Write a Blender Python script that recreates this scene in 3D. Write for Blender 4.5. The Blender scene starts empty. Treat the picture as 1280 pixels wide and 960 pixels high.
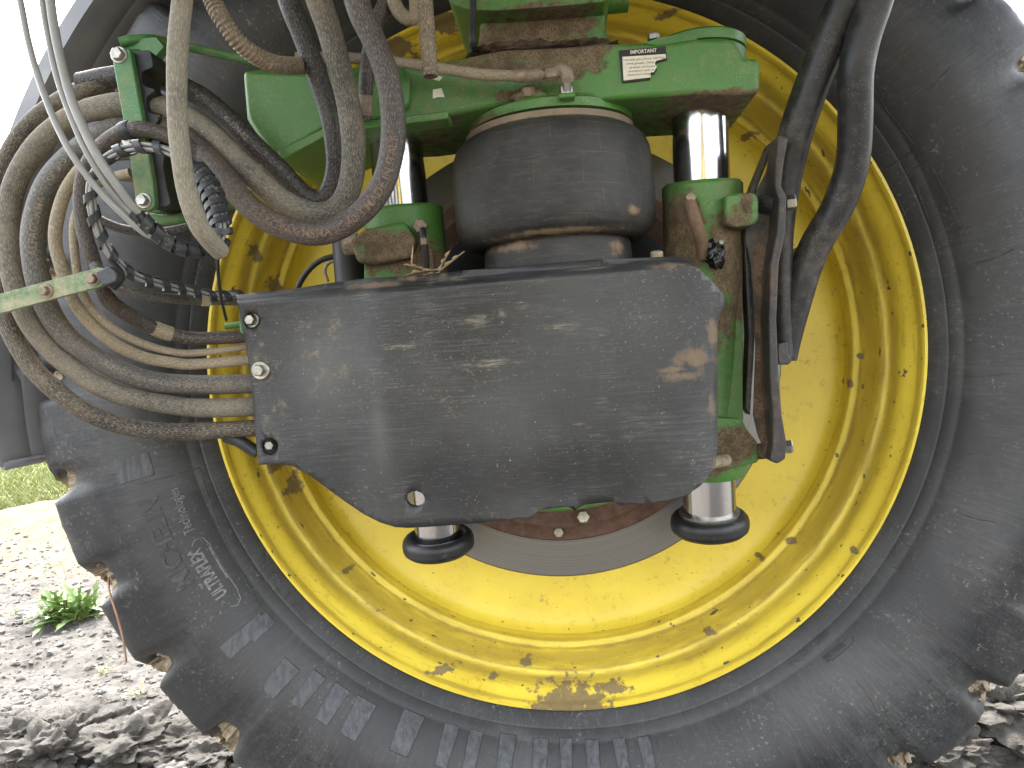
import bpy, bmesh, math, random
from mathutils import Vector, Matrix, noise
R = math.radians
random.seed(7)
scene = bpy.context.scene
COL = scene.collection
F = 960.0                       # focal length in photograph pixels (1280 wide)
CAMZ = 0.93
# ------------------------------------------------------------------ camera
dirY = Vector(((705 - 640) / F, (480 - 440) / F, -1)).normalized()     # world +Y seen from the camera
roll = R(4.0)
up = Vector((-math.sin(roll), math.cos(roll), 0))
dirZ = (up - dirY * up.dot(dirY)).normalized()
dirX = dirY.cross(dirZ).normalized()
CW = Matrix((dirX, dirY, dirZ))                                        # camera vector -> world vector
cam_d = bpy.data.cameras.new('camera')
cam_d.sensor_width = 36.0
cam_d.lens = 36.0 * F / 1280
cam_d.clip_start = 0.01
cam_d.clip_end = 2000
cam = bpy.data.objects.new('camera', cam_d)
COL.objects.link(cam)
CAMP = Vector((0, 0, CAMZ))
cam.matrix_world = Matrix.Translation(CAMP) @ CW.to_4x4()
scene.camera = cam
# ------------------------------------------------------------------ world, sun, exposure
SUN_EL, SUN_AZ = R(52), R(-28)          # sun stands behind the wheel, a little to the left
world = bpy.data.worlds.new('World')
scene.world = world
world.use_nodes = True
wn = world.node_tree
wn.nodes.clear()
sky = wn.nodes.new('ShaderNodeTexSky')
sky.sky_type = 'NISHITA'
sky.sun_disc = False
sky.sun_elevation = SUN_EL
sky.sun_rotation = SUN_AZ
sky.air_density = 1.0
sky.dust_density = 3.0
sky.ozone_density = 1.0
hsv = wn.nodes.new('ShaderNodeHueSaturation')
hsv.inputs['Saturation'].default_value = 0.28
bg = wn.nodes.new('ShaderNodeBackground')
bg.inputs['Strength'].default_value = 0.15
wo = wn.nodes.new('ShaderNodeOutputWorld')
wn.links.new(sky.outputs[0], hsv.inputs['Color'])
wn.links.new(hsv.outputs[0], bg.inputs['Color'])
wn.links.new(bg.outputs[0], wo.inputs['Surface'])
sun_d = bpy.data.lights.new('sun', 'SUN')
sun_d.energy = 1.1
sun_d.angle = R(10)
sun_d.color = (1.0, 0.95, 0.87)
sun = bpy.data.objects.new('sun', sun_d)
COL.objects.link(sun)
sdir = Vector((math.sin(SUN_AZ) * math.cos(SUN_EL), math.cos(SUN_AZ) * math.cos(SUN_EL), math.sin(SUN_EL)))
sun.rotation_euler = sdir.to_track_quat('Z', 'Y').to_euler()
sun.location = (0, 0, 8)
scene.view_settings.view_transform = 'Standard'
scene.view_settings.look = 'None'
scene.view_settings.exposure = 3.0
scene.view_settings.gamma = 1.0
scene.cycles.use_denoising = True
scene.cycles.max_bounces = 8
scene.cycles.sample_clamp_indirect = 6


# ------------------------------------------------------------------ pixel helpers
def ray(px, py):
    return CW @ Vector(((px - 640) / F, -(py - 480) / F, -1))


def P(px, py, Y):
    d = ray(px, py)
    return CAMP + d * (Y / d.y)


def PG(px, py, z=0.0):
    d = ray(px, py)
    return CAMP + d * ((z - CAMZ) / d.z)


def srgb(r, g, b):
    f = lambda c: (c / 255 / 12.92) if c / 255 <= 0.04045 else ((c / 255 + 0.055) / 1.055) ** 2.4
    return (f(r), f(g), f(b), 1)


# ------------------------------------------------------------------ material helpers
def N(nt, t, inp=None, **attrs):
    n = nt.nodes.new(t)
    for k, v in attrs.items():
        setattr(n, k, v)
    for k, v in (inp or {}).items():
        s = n.inputs[k]
        if isinstance(v, bpy.types.NodeSocket):
            nt.links.new(v, s)
        else:
            s.default_value = v
    return n


def m_(nt, op, a, b=0.0, clamp=False):
    return N(nt, 'ShaderNodeMath', {0: a, 1: b}, operation=op, use_clamp=clamp).outputs[0]


def v_(nt, op, a, b):
    return N(nt, 'ShaderNodeVectorMath', {0: a, 1: b}, operation=op).outputs[0]


def nz(nt, scale, vec, detail=4.0, rough=0.55, dist=0.0):
    return N(nt, 'ShaderNodeTexNoise', {'Scale': scale, 'Vector': vec, 'Detail': detail, 'Roughness': rough, 'Distortion': dist}).outputs[0]


def ss(nt, x, a, b, lo=0.0, hi=1.0):
    return N(nt, 'ShaderNodeMapRange', {0: x, 1: a, 2: b, 3: lo, 4: hi}, interpolation_type='SMOOTHSTEP').outputs[0]


def mx(nt, f, a, b):
    n = N(nt, 'ShaderNodeMix', {0: f, 6: a, 7: b}, data_type='RGBA')
    return n.outputs[2]


def mapv(nt, vec, sc=(1, 1, 1), rot=(0, 0, 0)):
    return N(nt, 'ShaderNodeMapping', {'Vector': vec, 'Scale': sc, 'Rotation': rot}).outputs[0]


def pos(nt):
    return N(nt, 'ShaderNodeNewGeometry').outputs['Position']


def uvs(nt):
    return N(nt, 'ShaderNodeUVMap').outputs[0]


def newmat(name):
    m = bpy.data.materials.new(name)
    m.use_nodes = True
    nt = m.node_tree
    b = nt.nodes['Principled BSDF']
    return m, nt, b


def setb(nt, b, **kw):
    for k, v in kw.items():
        s = b.inputs[k.replace('_', ' ')]
        if isinstance(v, bpy.types.NodeSocket):
            nt.links.new(v, s)
        else:
            s.default_value = v


def bump(nt, b, h, strength=0.3, dist=0.002):
    n = N(nt, 'ShaderNodeBump', {'Height': h, 'Strength': strength, 'Distance': dist})
    nt.links.new(n.outputs[0], b.inputs['Normal'])


def blobs(nt, p, lst, edge=0.5, nscale=60, namp=0.9):
    """Mask of irregular spots: each (px, py, Y, rx_px, ry_px[, depth])."""
    nn = m_(nt, 'MULTIPLY', m_(nt, 'SUBTRACT', nz(nt, nscale, p, 6, 0.65), 0.5), namp * 2)
    tot = None
    for q in lst:
        px, py, Y, rx, ry = q[:5]
        c = P(px, py, Y)
        dep = q[5] if len(q) > 5 else 0.25
        k = Y / F
        d = v_(nt, 'SUBTRACT', p, tuple(c))
        d = v_(nt, 'MULTIPLY', d, (1 / (rx * k), 1 / dep, 1 / (ry * k)))
        ln = N(nt, 'ShaderNodeVectorMath', {0: d}, operation='LENGTH').outputs['Value']
        v = m_(nt, 'SUBTRACT', m_(nt, 'ADD', nn, 1.0), ln)
        tot = v if tot is None else m_(nt, 'MAXIMUM', tot, v)
    return ss(nt, tot, 0.0, edge)


MUD = srgb(134, 110, 86)
MUD2 = srgb(84, 68, 54)
TAN = srgb(176, 156, 122)


def mat_paint(name, base, dust=0.25, rough=0.42, mud=None, dustcol=None, spec=0.5, mudscale=60, chips=0.0, sss=None):
    m, nt, b = newmat(name)
    p = pos(nt)
    n1 = nz(nt, 9, p, 6, 0.6)
    n2 = nz(nt, 70, p, 5, 0.65)
    n3 = nz(nt, 420, p, 3, 0.6)
    col = mx(nt, ss(nt, n1, 0.3, 0.75), base, tuple(min(1, c * 0.72) for c in base[:3]) + (1,))
    d = ss(nt, m_(nt, 'ADD', m_(nt, 'MULTIPLY', n1, 0.6), m_(nt, 'MULTIPLY', n2, 0.6)), 0.62 - dust * 0.3, 0.95 - dust * 0.3)
    col = mx(nt, m_(nt, 'MULTIPLY', d, min(1, dust * 1.6)), col, dustcol or TAN)
    sp = m_(nt, 'MULTIPLY', ss(nt, n3, 0.54, 0.68), ss(nt, nz(nt, 22, p, 5, 0.7), 0.42, 0.62))
    col = mx(nt, m_(nt, 'MULTIPLY', sp, min(0.75, dust * 1.9)), col, dustcol or TAN)
    dkk = m_(nt, 'MULTIPLY', ss(nt, nz(nt, 130, p, 6, 0.75), 0.60, 0.70), ss(nt, n1, 0.42, 0.6))
    col = mx(nt, m_(nt, 'MULTIPLY', dkk, 0.5), col, tuple(c * 0.35 for c in base[:3]) + (1,))
    r = m_(nt, 'ADD', m_(nt, 'MULTIPLY', d, 0.35), rough, True)
    h = m_(nt, 'ADD', m_(nt, 'MULTIPLY', n2, 0.5), m_(nt, 'MULTIPLY', n3, 0.35))
    if chips:
        ch = ss(nt, nz(nt, 38, p, 8, 0.75), 0.70 - chips, 0.72 - chips)
        col = mx(nt, ch, col, MUD2)
        r = m_(nt, 'ADD', r, m_(nt, 'MULTIPLY', ch, 0.3), True)
    if mud:
        k = blobs(nt, p, mud, 0.35, mudscale)
        mc = mx(nt, ss(nt, nz(nt, 55, p, 5, 0.7), 0.35, 0.7), MUD, MUD2)
        mc = mx(nt, ss(nt, n3, 0.45, 0.65), mc, MUD2)
        col = mx(nt, m_(nt, 'MULTIPLY', k, 0.93), col, mc)
        r = m_(nt, 'ADD', r, m_(nt, 'MULTIPLY', k, 0.5), True)
        h = m_(nt, 'ADD', h, m_(nt, 'MULTIPLY', k, m_(nt, 'ADD', m_(nt, 'MULTIPLY', n3, 1.2), 0.9)))
    setb(nt, b, Base_Color=col, Roughness=r)
    bump(nt, b, h, 0.35, 0.002)
    return m


def mat_hose(name, base, dust=0.4, dustcol=None, rough=0.6, braid=0.0, stretch=(14, 60, 1)):
    """UV: u = metres along the hose, v = metres around it."""
    m, nt, b = newmat(name)
    p = pos(nt)
    uv = uvs(nt)
    n1 = nz(nt, 7, p, 5, 0.6)
    n2 = nz(nt, 55, p, 7, 0.72)
    n3 = nz(nt, 1.0, mapv(nt, uv, (220, 900, 1)), 3, 0.6)
    n4 = nz(nt, 1.0, mapv(nt, uv, (30, 130, 1)), 6, 0.7)
    col = mx(nt, n1, base, tuple(c * 0.7 for c in base[:3]) + (1,))
    a = m_(nt, 'ADD', m_(nt, 'MULTIPLY', n1, 0.55), m_(nt, 'ADD', m_(nt, 'MULTIPLY', n2, 0.4), m_(nt, 'MULTIPLY', n4, 0.35)))
    d = ss(nt, a, 0.80 - dust * 0.5, 1.12 - dust * 0.5)
    col = mx(nt, m_(nt, 'MULTIPLY', d, 0.35 + dust * 0.6, True), col, dustcol or TAN)
    col = mx(nt, m_(nt, 'MULTIPLY', ss(nt, n3, 0.46, 0.68), 0.6), col, tuple(min(1, c * 1.6) for c in (dustcol or TAN)[:3]) + (1,))
    col = mx(nt, m_(nt, 'MULTIPLY', ss(nt, n2, 0.58, 0.72), 0.35), col, tuple(c * 0.5 for c in base[:3]) + (1,))
    h = m_(nt, 'ADD', m_(nt, 'MULTIPLY', n3, 0.4), m_(nt, 'MULTIPLY', n2, 0.6))
    if braid:
        w = N(nt, 'ShaderNodeTexWave', {'Vector': mapv(nt, uv, (1, 1, 1), (0, 0, R(35))), 'Scale': 70, 'Distortion': 0.4}).outputs[1]
        w2 = N(nt, 'ShaderNodeTexWave', {'Vector': mapv(nt, uv, (1, 1, 1), (0, 0, R(-35))), 'Scale': 70, 'Distortion': 0.4}).outputs[1]
        h = m_(nt, 'ADD', h, m_(nt, 'MULTIPLY', m_(nt, 'MULTIPLY', w, w2), braid))
    setb(nt, b, Base_Color=col, Roughness=m_(nt, 'ADD', rough, m_(nt, 'MULTIPLY', d, 0.25), True))
    bump(nt, b, h, 0.4, 0.0012)
    return m


def mat_plain(name, col, rough=0.5, metal=0.0, var=0.3, scale=40, bumpst=0.2, dirt=0.0, dirtcol=None):
    m, nt, b = newmat(name)
    p = pos(nt)
    n = nz(nt, scale, p, 6, 0.65)
    c = mx(nt, ss(nt, n, 0.3, 0.7), col, tuple(x * (1 - var) for x in col[:3]) + (1,))
    r = m_(nt, 'ADD', rough - 0.08, m_(nt, 'MULTIPLY', n, 0.16), True)
    mt = metal
    if dirt:
        d = ss(nt, nz(nt, scale * 1.7, p, 7, 0.7), 0.66 - dirt * 0.3, 0.76 - dirt * 0.3)
        c = mx(nt, m_(nt, 'MULTIPLY', d, 0.85), c, dirtcol or MUD)
        r = m_(nt, 'ADD', r, m_(nt, 'MULTIPLY', d, 0.5), True)
        if metal:
            mt = m_(nt, 'MULTIPLY', m_(nt, 'SUBTRACT', 1.0, d), metal)
    setb(nt, b, Base_Color=c, Roughness=r, Metallic=mt)
    bump(nt, b, n, bumpst, 0.001)
    return m


# ------------------------------------------------------------------ object helpers
def tag(o, label=None, cat=None, group=None, kind=None):
    if label: o['label'] = label
    if cat: o['category'] = cat
    if group: o['group'] = group
    if kind: o['kind'] = kind
    return o


def empty(name, loc, label, cat, group=None):
    o = bpy.data.objects.new(name, None)
    o.empty_display_size = 0.05
    o.location = loc
    COL.objects.link(o)
    return tag(o, label, cat, group)


def wloc(o):
    v = Vector(o.location)
    q = o.parent
    while q:
        v += Vector(q.location)
        q = q.parent
    return v


def link(name, me, mat, parent=None, origin=None, smooth=40):
    """me holds world coordinates; moved so the object sits at origin (or the parent's origin)."""
    base = wloc(parent) if parent else (Vector(origin) if origin is not None else None)
    if base is None:
        base = sum((v.co for v in me.vertices), Vector()) / max(1, len(me.vertices))
        base.z = min(v.co.z for v in me.vertices)
    me.transform(Matrix.Translation(-base))
    if smooth is not None:
        for f in me.polygons:
            f.use_smooth = True
        if smooth < 180:
            me.set_sharp_from_angle(angle=R(smooth))
    me.materials.clear()
    me.materials.append(mat)
    o = bpy.data.objects.new(name, me)
    COL.objects.link(o)
    if parent:
        o.parent = parent
    else:
        o.location = base
    return o


def frombm(bm, name):
    bmesh.ops.recalc_face_normals(bm, faces=bm.faces)
    me = bpy.data.meshes.new(name)
    bm.to_mesh(me)
    bm.free()
    return me


def bev(o, w, seg=3, ang=35):
    md = o.modifiers.new('bevel', 'BEVEL')
    md.width = w
    md.segments = seg
    md.limit_method = 'ANGLE'
    md.angle_limit = R(ang)
    md.harden_normals = True
    return o


def catmull(pts, n=10):
    pts = [Vector(p) for p in pts]
    out = []
    for i in range(len(pts) - 1):
        p0 = pts[i - 1] if i else pts[0] * 2 - pts[1]
        p1, p2 = pts[i], pts[i + 1]
        p3 = pts[i + 2] if i + 2 < len(pts) else p2 * 2 - p1
        for k in range(n):
            t = k / n
            out.append(0.5 * ((2 * p1) + (p2 - p0) * t + (2 * p0 - 5 * p1 + 4 * p2 - p3) * t * t + (3 * p1 - p0 - 3 * p2 + p3) * t ** 3))
    out.append(pts[-1])
    return out


def resample(pts, step):
    L = [0]
    for a, b in zip(pts, pts[1:]):
        L.append(L[-1] + (b - a).length)
    n = max(2, int(L[-1] / step))
    out, j = [], 0
    for i in range(n + 1):
        s = L[-1] * i / n
        while j < len(L) - 2 and L[j + 1] < s:
            j += 1
        t = (s - L[j]) / max(1e-9, L[j + 1] - L[j])
        out.append(pts[j].lerp(pts[j + 1], t))
    return out


def frames(pts):
    T = []
    for i in range(len(pts)):
        a = pts[max(0, i - 1)]
        b = pts[min(len(pts) - 1, i + 1)]
        T.append((b - a).normalized())
    ref = Vector((0, -1, 0))
    if abs(T[0].dot(ref)) > 0.95:
        ref = Vector((1, 0, 0))
    n = (ref - T[0] * ref.dot(T[0])).normalized()
    Ns = [n]
    for t in T[1:]:
        n = (n - t * n.dot(t))
        n.normalize()
        Ns.append(n)
    return T, Ns


def tube_mesh(name, pts, rad, seg=16, caps=True, radf=None, flat=None):
    """rad: number; radf(s, i) multiplies it; flat=(a,b) scales normal/binormal."""
    T, Ns = frames(pts)
    bm = bmesh.new()
    uvl = bm.loops.layers.uv.new('UVMap')
    rings, S = [], []
    s = 0
    for i, p in enumerate(pts):
        if i:
            s += (pts[i] - pts[i - 1]).length
        S.append(s)
        b = T[i].cross(Ns[i])
        r = rad * (radf(s, i) if radf else 1)
        fa, fb = flat or (1, 1)
        rings.append([bm.verts.new(p + Ns[i] * (r * fa * math.cos(2 * math.pi * k / seg)) + b * (r * fb * math.sin(2 * math.pi * k / seg))) for k in range(seg)])
    for i in range(len(rings) - 1):
        for k in range(seg):
            k2 = (k + 1) % seg
            f = bm.faces.new((rings[i][k], rings[i][k2], rings[i + 1][k2], rings[i + 1][k]))
            c = 2 * math.pi * rad / seg
            for lp, (uu, vv) in zip(f.loops, ((S[i], k * c), (S[i], (k + 1) * c), (S[i + 1], (k + 1) * c), (S[i + 1], k * c))):
                lp[uvl].uv = (uu, vv)
    if caps:
        bm.faces.new(list(reversed(rings[0])))
        bm.faces.new(rings[-1])
    return frombm(bm, name)


def hpath(pp, step=0.006):
    """pp: list of (px, py, Y) photograph points."""
    return resample(catmull([P(*q) for q in pp], 12), step)


def hose(name, pp, wpx, mat, label, cat='hose', group=None, parent=None, step=0.006, seg=16, **kw):
    pts = hpath(pp, step)
    Ym = sum(q[2] for q in pp) / len(pp)
    r = wpx * 0.52 * Ym / F
    if 'radf' not in kw:
        ph = random.random() * 10
        kw['radf'] = lambda s, i: 1 + 0.02 * math.sin(s * 37 + ph) + 0.012 * math.sin(s * 91 + ph)
    o = link(name, tube_mesh(name, pts, r, seg, **kw), mat, parent, smooth=60)
    if not parent:
        tag(o, label, cat, group)
    o_pts[o.name] = (pts, r)
    return o


o_pts = {}


def sleeve(name, parent, pts, s0, s1, r, mat, bead=0.0):
    """A band or ferrule around a hose between arc lengths s0 and s1."""
    acc, sel = 0, []
    for i, p in enumerate(pts):
        if i:
            acc += (p - pts[i - 1]).length
        if s0 <= acc <= s1:
            sel.append(p)
    if len(sel) < 2:
        return None
    sel = resample(sel, 0.003)
    n = len(sel) - 1
    f = lambda s, i: 1 - (0.06 if i in (0, n) else 0) + bead * (1 if (i // 2) % 2 else 0)
    return link(name, tube_mesh(name, sel, r, 16, True, f), mat, parent, smooth=30)


def near_s(pts, px, py, Y):
    q = P(px, py, Y)
    best, bs, acc = 1e9, 0, 0
    for i, p in enumerate(pts):
        if i:
            acc += (p - pts[i - 1]).length
        d = (p - q).length
        if d < best:
            best, bs = d, acc
    return bs


def helix_strip(name, pts, rad, pitch, width, thick, mat, parent=None, start=0.0):
    """Spiral wrap: a band wound round the path."""
    pts = resample(pts, 0.0005)
    T, Ns = frames(pts)
    bm = bmesh.new()
    prev = None
    s = 0
    for i, p in enumerate(pts):
        if i:
            s += (pts[i] - pts[i - 1]).length
        a = 2 * math.pi * s / pitch + start
        b = T[i].cross(Ns[i])
        e = Ns[i] * math.cos(a) + b * math.sin(a)
        rr = rad * (1 + 0.06 * math.sin(s * 60))
        q = [bm.verts.new(p + e * (rr + dr) + T[i] * ds) for dr, ds in ((0, -width / 2), (thick, -width / 2), (thick, width / 2), (0, width / 2))]
        if prev:
            for k in range(4):
                bm.faces.new((prev[k], prev[(k + 1) % 4], q[(k + 1) % 4], q[k]))
        prev = q
    return link(name, frombm(bm, name), mat, parent, smooth=35)


def lathe_mesh(name, prof, C, axis=(0, 1, 0), seg=48, close=False, cap=True, a0=0, a1=2 * math.pi):
    """prof: list of (radius, distance along axis from C)."""
    ax = Vector(axis).normalized()
    u = ax.orthogonal().normalized() if abs(ax.z) > 0.9 or abs(ax.y) < 0.9 else Vector((1, 0, 0))
    u = (u - ax * u.dot(ax)).normalized()
    w = ax.cross(u)
    bm = bmesh.new()
    full = abs(a1 - a0 - 2 * math.pi) < 1e-6
    n = seg if full else seg + 1
    rings = []
    for r, d in prof:
        if r < 1e-6 and full:
            rings.append([bm.verts.new(Vector(C) + ax * d)])
        else:
            rings.append([bm.verts.new(Vector(C) + ax * d + (u * math.cos(a0 + (a1 - a0) * k / seg) + w * math.sin(a0 + (a1 - a0) * k / seg)) * r) for k in range(n)])
    for A, B in zip(rings, rings[1:]):
        for k in range(n if full else n - 1):
            k2 = (k + 1) % n
            if len(A) == 1 and len(B) > 1:
                bm.faces.new((A[0], B[k], B[k2]))
            elif len(B) == 1 and len(A) > 1:
                bm.faces.new((A[k], A[k2], B[0]))
            elif len(A) > 1:
                bm.faces.new((A[k], A[k2], B[k2], B[k]))
    if cap and full:
        for q in (rings[0], rings[-1]):
            if len(q) > 2:
                bm.faces.new(q)
    return frombm(bm, name)


def lathe(name, prof, C, mat, parent=None, axis=(0, 1, 0), seg=48, smooth=35, **kw):
    return link(name, lathe_mesh(name, prof, C, axis, seg, **kw), mat, parent, smooth=smooth)


def prism(name, poly, y0, y1, mat, parent=None, bevel=0.004, seg=3, smooth=35):
    """poly in photograph pixels at depth y0, extruded along +Y to y1 (y0/y1 may be functions of (px,py))."""
    bm = bmesh.new()
    f0 = y0 if callable(y0) else (lambda x, y: y0)
    f1 = y1 if callable(y1) else (lambda x, y: y1)
    A = [bm.verts.new(P(x, y, f0(x, y))) for x, y in poly]
    B = []
    for (x, y), v in zip(poly, A):
        c = v.co.copy()
        c.y = f1(x, y)
        B.append(bm.verts.new(c))
    bm.faces.new(A)
    bm.faces.new(list(reversed(B)))
    n = len(A)
    for i in range(n):
        bm.faces.new((A[i], B[i], B[(i + 1) % n], A[(i + 1) % n]))
    o = link(name, frombm(bm, name), mat, parent, smooth=smooth)
    if bevel:
        bev(o, bevel, seg)
    return o


def rnd(poly, rad=6, n=4):
    """Round the corners of a pixel polygon."""
    out = []
    m = len(poly)
    for i in range(m):
        a, b, c = Vector(poly[i - 1]), Vector(poly[i]), Vector(poly[(i + 1) % m])
        r1 = min(rad, (a - b).length * 0.45)
        r2 = min(rad, (c - b).length * 0.45)
        p, q = b + (a - b).normalized() * r1, b + (c - b).normalized() * r2
        for k in range(n + 1):
            t = k / n
            out.append(tuple(p * (1 - t) ** 2 + b * 2 * t * (1 - t) + q * t * t))
    return out


def hexbolt(name, C, axis, af, h, mat, parent, washer=0.0, wmat=None, shank=0.0):
    """Hex head of across-flats radius af, plus a washer as its own sub-part; C lies on the surface."""
    ax = Vector(axis).normalized()
    bmx = lathe_mesh(name, [(af * 0.98, 0), (af, h * 0.1), (af, h * 0.85), (af * 0.86, h), (0, h * 1.02)], Vector(C) + ax * (h * 0.25 if washer else 0), ax, 6)
    o = link(name, bmx, mat, parent, smooth=25)
    if washer:
        link('washer', lathe_mesh('washer', [(washer, 0), (washer, h * 0.2), (washer * 0.93, h * 0.28), (af * 0.5, h * 0.28)], C, ax, 24), wmat or mat, o, smooth=30)
    return o


def text_mesh(body, size=1.0, extrude=0.0, bold=0.0, align='LEFT', res=3):
    cu = bpy.data.curves.new('t', 'FONT')
    cu.body = body
    cu.size = size
    cu.extrude = extrude
    cu.offset = bold
    cu.align_x = align
    cu.resolution_u = res
    ob = bpy.data.objects.new('t', cu)
    me = bpy.data.meshes.new_from_object(ob)
    bpy.data.objects.remove(ob)
    bpy.data.curves.remove(cu)
    return me


def tbounds(me):
    xs = [v.co.x for v in me.vertices]
    ys = [v.co.y for v in me.vertices]
    return min(xs), max(xs), min(ys), max(ys)


def jitter(bm, amp, scale, seed=0):
    for v in bm.verts:
        n = noise.fractal((v.co + Vector((seed * 3.7, seed * 1.3, 0))) * scale, 1.0, 2.0, 4)
        v.co += v.co.normalized() * n * amp


def lump_mesh(name, C, rx, ry, rz, seed, sub=3, amp=0.5, scale=1.6):
    bm = bmesh.new()
    bmesh.ops.create_icosphere(bm, subdivisions=sub, radius=1)
    for v in bm.verts:
        d = v.co.normalized()
        n = noise.fractal(d * scale + Vector((seed * 7.31, seed * 2.17, seed)), 0.9, 2.0, 5)
        n2 = noise.noise(d * scale * 4 + Vector((seed, 0, 5)))
        n3_ = abs(noise.noise(d * scale * 2.3 + Vector((seed * 3.3, 1, seed)))) - 0.25
        n4_ = noise.fractal(d * scale * 9 + Vector((seed, 3, 1)), 0.7, 2.2, 4)
        k = 1 + amp * n + 0.1 * amp * n2 + (0.5 * amp * n3_ + 0.07 * n4_ if sub >= 5 else 0)
        v.co = Vector((d.x * rx * k, d.y * ry * k, d.z * rz * k)) + Vector(C)
    return frombm(bm, name)


# ------------------------------------------------------------------ materials
G = srgb(58, 128, 52)
G = (0.080, 0.218, 0.042, 1)
Yc = (0.80, 0.61, 0.062, 1)
CHROME = mat_plain('chrome', (0.62, 0.62, 0.62, 1), 0.17, 1.0, 0.06, 90, 0.02, 0.06, MUD)
STEEL = mat_plain('zinc_steel', (0.46, 0.44, 0.39, 1), 0.4, 1.0, 0.4, 120, 0.1, 0.3, TAN)
FITTING = mat_plain('dusty_fitting', srgb(160, 142, 122), 0.6, 0.4, 0.45, 120, 0.3, 0.35, MUD)
BLACKRUB = mat_plain('black_rubber', (0.022, 0.022, 0.023, 1), 0.42, 0, 0.4, 50, 0.25, 0.25, srgb(92, 84, 76))
BLACKPL = mat_plain('black_plastic', (0.02, 0.02, 0.021, 1), 0.5, 0, 0.4, 60, 0.2, 0.22, srgb(98, 90, 80))
HUBBLK = mat_plain('black_casting', (0.018, 0.018, 0.02, 1), 0.5, 0, 0.4, 40, 0.3, 0.2, srgb(80, 70, 60))
RUST = mat_plain('rust', srgb(112, 84, 68), 0.75, 0.1, 0.45, 60, 0.5, 0.3, srgb(86, 62, 50))
TIEB = mat_plain('tie_band', srgb(196, 180, 150), 0.6, 0, 0.3, 90, 0.2)
WHITEC = mat_plain('white_cable', srgb(150, 148, 143), 0.36, 0, 0.18, 30, 0.05, 0.10, srgb(128, 116, 96))
H_GREY = mat_hose('hose_grey', srgb(84, 80, 74), 0.78, srgb(142, 134, 116), 0.62)
H_TAN = mat_hose('hose_tan', srgb(58, 56, 53), 0.66, srgb(136, 127, 110), 0.62)
H_BLACK = mat_hose('hose_black', srgb(38, 38, 40), 0.30, srgb(108, 98, 84), 0.5, 0.5)
H_MUDDY = mat_hose('hose_muddy', srgb(42, 41, 41), 0.46, srgb(138, 124, 102), 0.6)
H_DARK = mat_hose('hose_dark', srgb(52, 49, 48), 0.46, srgb(116, 102, 86), 0.52)
H_BEIGE = mat_hose('hose_beige', srgb(126, 114, 96), 0.62, srgb(160, 146, 120), 0.6)
H_BLUEGREY = mat_hose('hose_bluegrey', srgb(80, 79, 78), 0.42, srgb(132, 122, 106), 0.5)
CORR = mat_hose('corrugated', srgb(92, 84, 72), 0.6, srgb(156, 138, 112), 0.6)
WRAP = mat_plain('spiral_wrap', srgb(54, 56, 58), 0.42, 0, 0.35, 120, 0.2, 0.3, srgb(132, 122, 108))
GREEN = mat_paint('green_paint', G, 0.22, 0.4)
GREENST = mat_paint('green_strap', (0.06, 0.205, 0.06, 1), 0.35, 0.45)
BLKTUBE = mat_paint('black_tube_paint', (0.024, 0.025, 0.027, 1), 0.30, 0.36, None, srgb(122, 112, 98))
LABELW = mat_plain('label_white', srgb(232, 224, 200), 0.5, 0, 0.12, 120, 0.1, 0.16, srgb(150, 130, 100))
LABELB = mat_plain('label_black', srgb(36, 33, 32), 0.5, 0, 0.3, 150, 0.1, 0.14, srgb(120, 104, 88))
INK = mat_plain('label_ink', srgb(74, 68, 60), 0.6, 0, 0.2)
HOSEINK = mat_plain('hose_print', srgb(150, 138, 116), 0.7, 0, 0.5, 200)
HOSEINK2 = mat_plain('hose_print_brown', srgb(132, 108, 88), 0.7, 0, 0.5, 200)
MUDM = mat_plain('dried_mud', srgb(186, 170, 144), 0.95, 0, 0.45, 90, 1.0, 0.3, srgb(120, 102, 82))
MUDM.node_tree.nodes['Bump'].inputs['Distance'].default_value = 0.006
LEAFD = mat_plain('dry_leaf', srgb(190, 168, 132), 0.8, 0, 0.5, 90, 0.6)

# arm, struts: green with mud where the photograph shows mud
GARM = mat_paint('green_arm', G, 0.24, 0.42, [(700, 66, 1.03, 84, 22), (640, 74, 1.03, 62, 16), (575, 62, 1.03, 40, 10), (560, 168, 1.05, 120, 12), (760, 30, 1.03, 22, 26),
                                      (650, 118, 1.0, 36, 10), (870, 130, 1.03, 90, 9), (800, 94, 1.0, 8, 3), (690, 40, 1.06, 84, 30), (700, 82, 1.0, 62, 22), (630, 84, 1.0, 40, 16), (735, 66, 1.0, 32, 14), (580, 80, 1.0, 40, 8)])
GPIL = mat_paint('green_pillar', G, 0.3, 0.42, [(672, 48, 1.08, 82, 22), (620, 58, 1.08, 40, 24), (700, 42, 1.08, 60, 16)])
GST_R = mat_paint('green_strut_right', G, 0.2, 0.45, [(850, 300, 1.1, 34, 62), (905, 320, 1.1, 34, 60), (880, 400, 1.1, 44, 40), (918, 360, 1.12, 18, 50), (905, 548, 1.15, 46, 26), (880, 575, 1.15, 30, 16), (856, 255, 1.08, 12, 16), (948, 262, 1.1, 6, 22), (921, 262, 1.1, 8, 24)])
GST_L = mat_paint('green_strut_left', G, 0.2, 0.45, [(505, 322, 1.1, 66, 30), (470, 305, 1.1, 44, 14), (540, 330, 1.1, 30, 30), (440, 330, 1.1, 26, 26)])

# ------------------------------------------------------------------ ground
zc = P(695, 447, 1.316)               # wheel centre (plane of the rim lip)
WX, WZ = zc.x, zc.z


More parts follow.
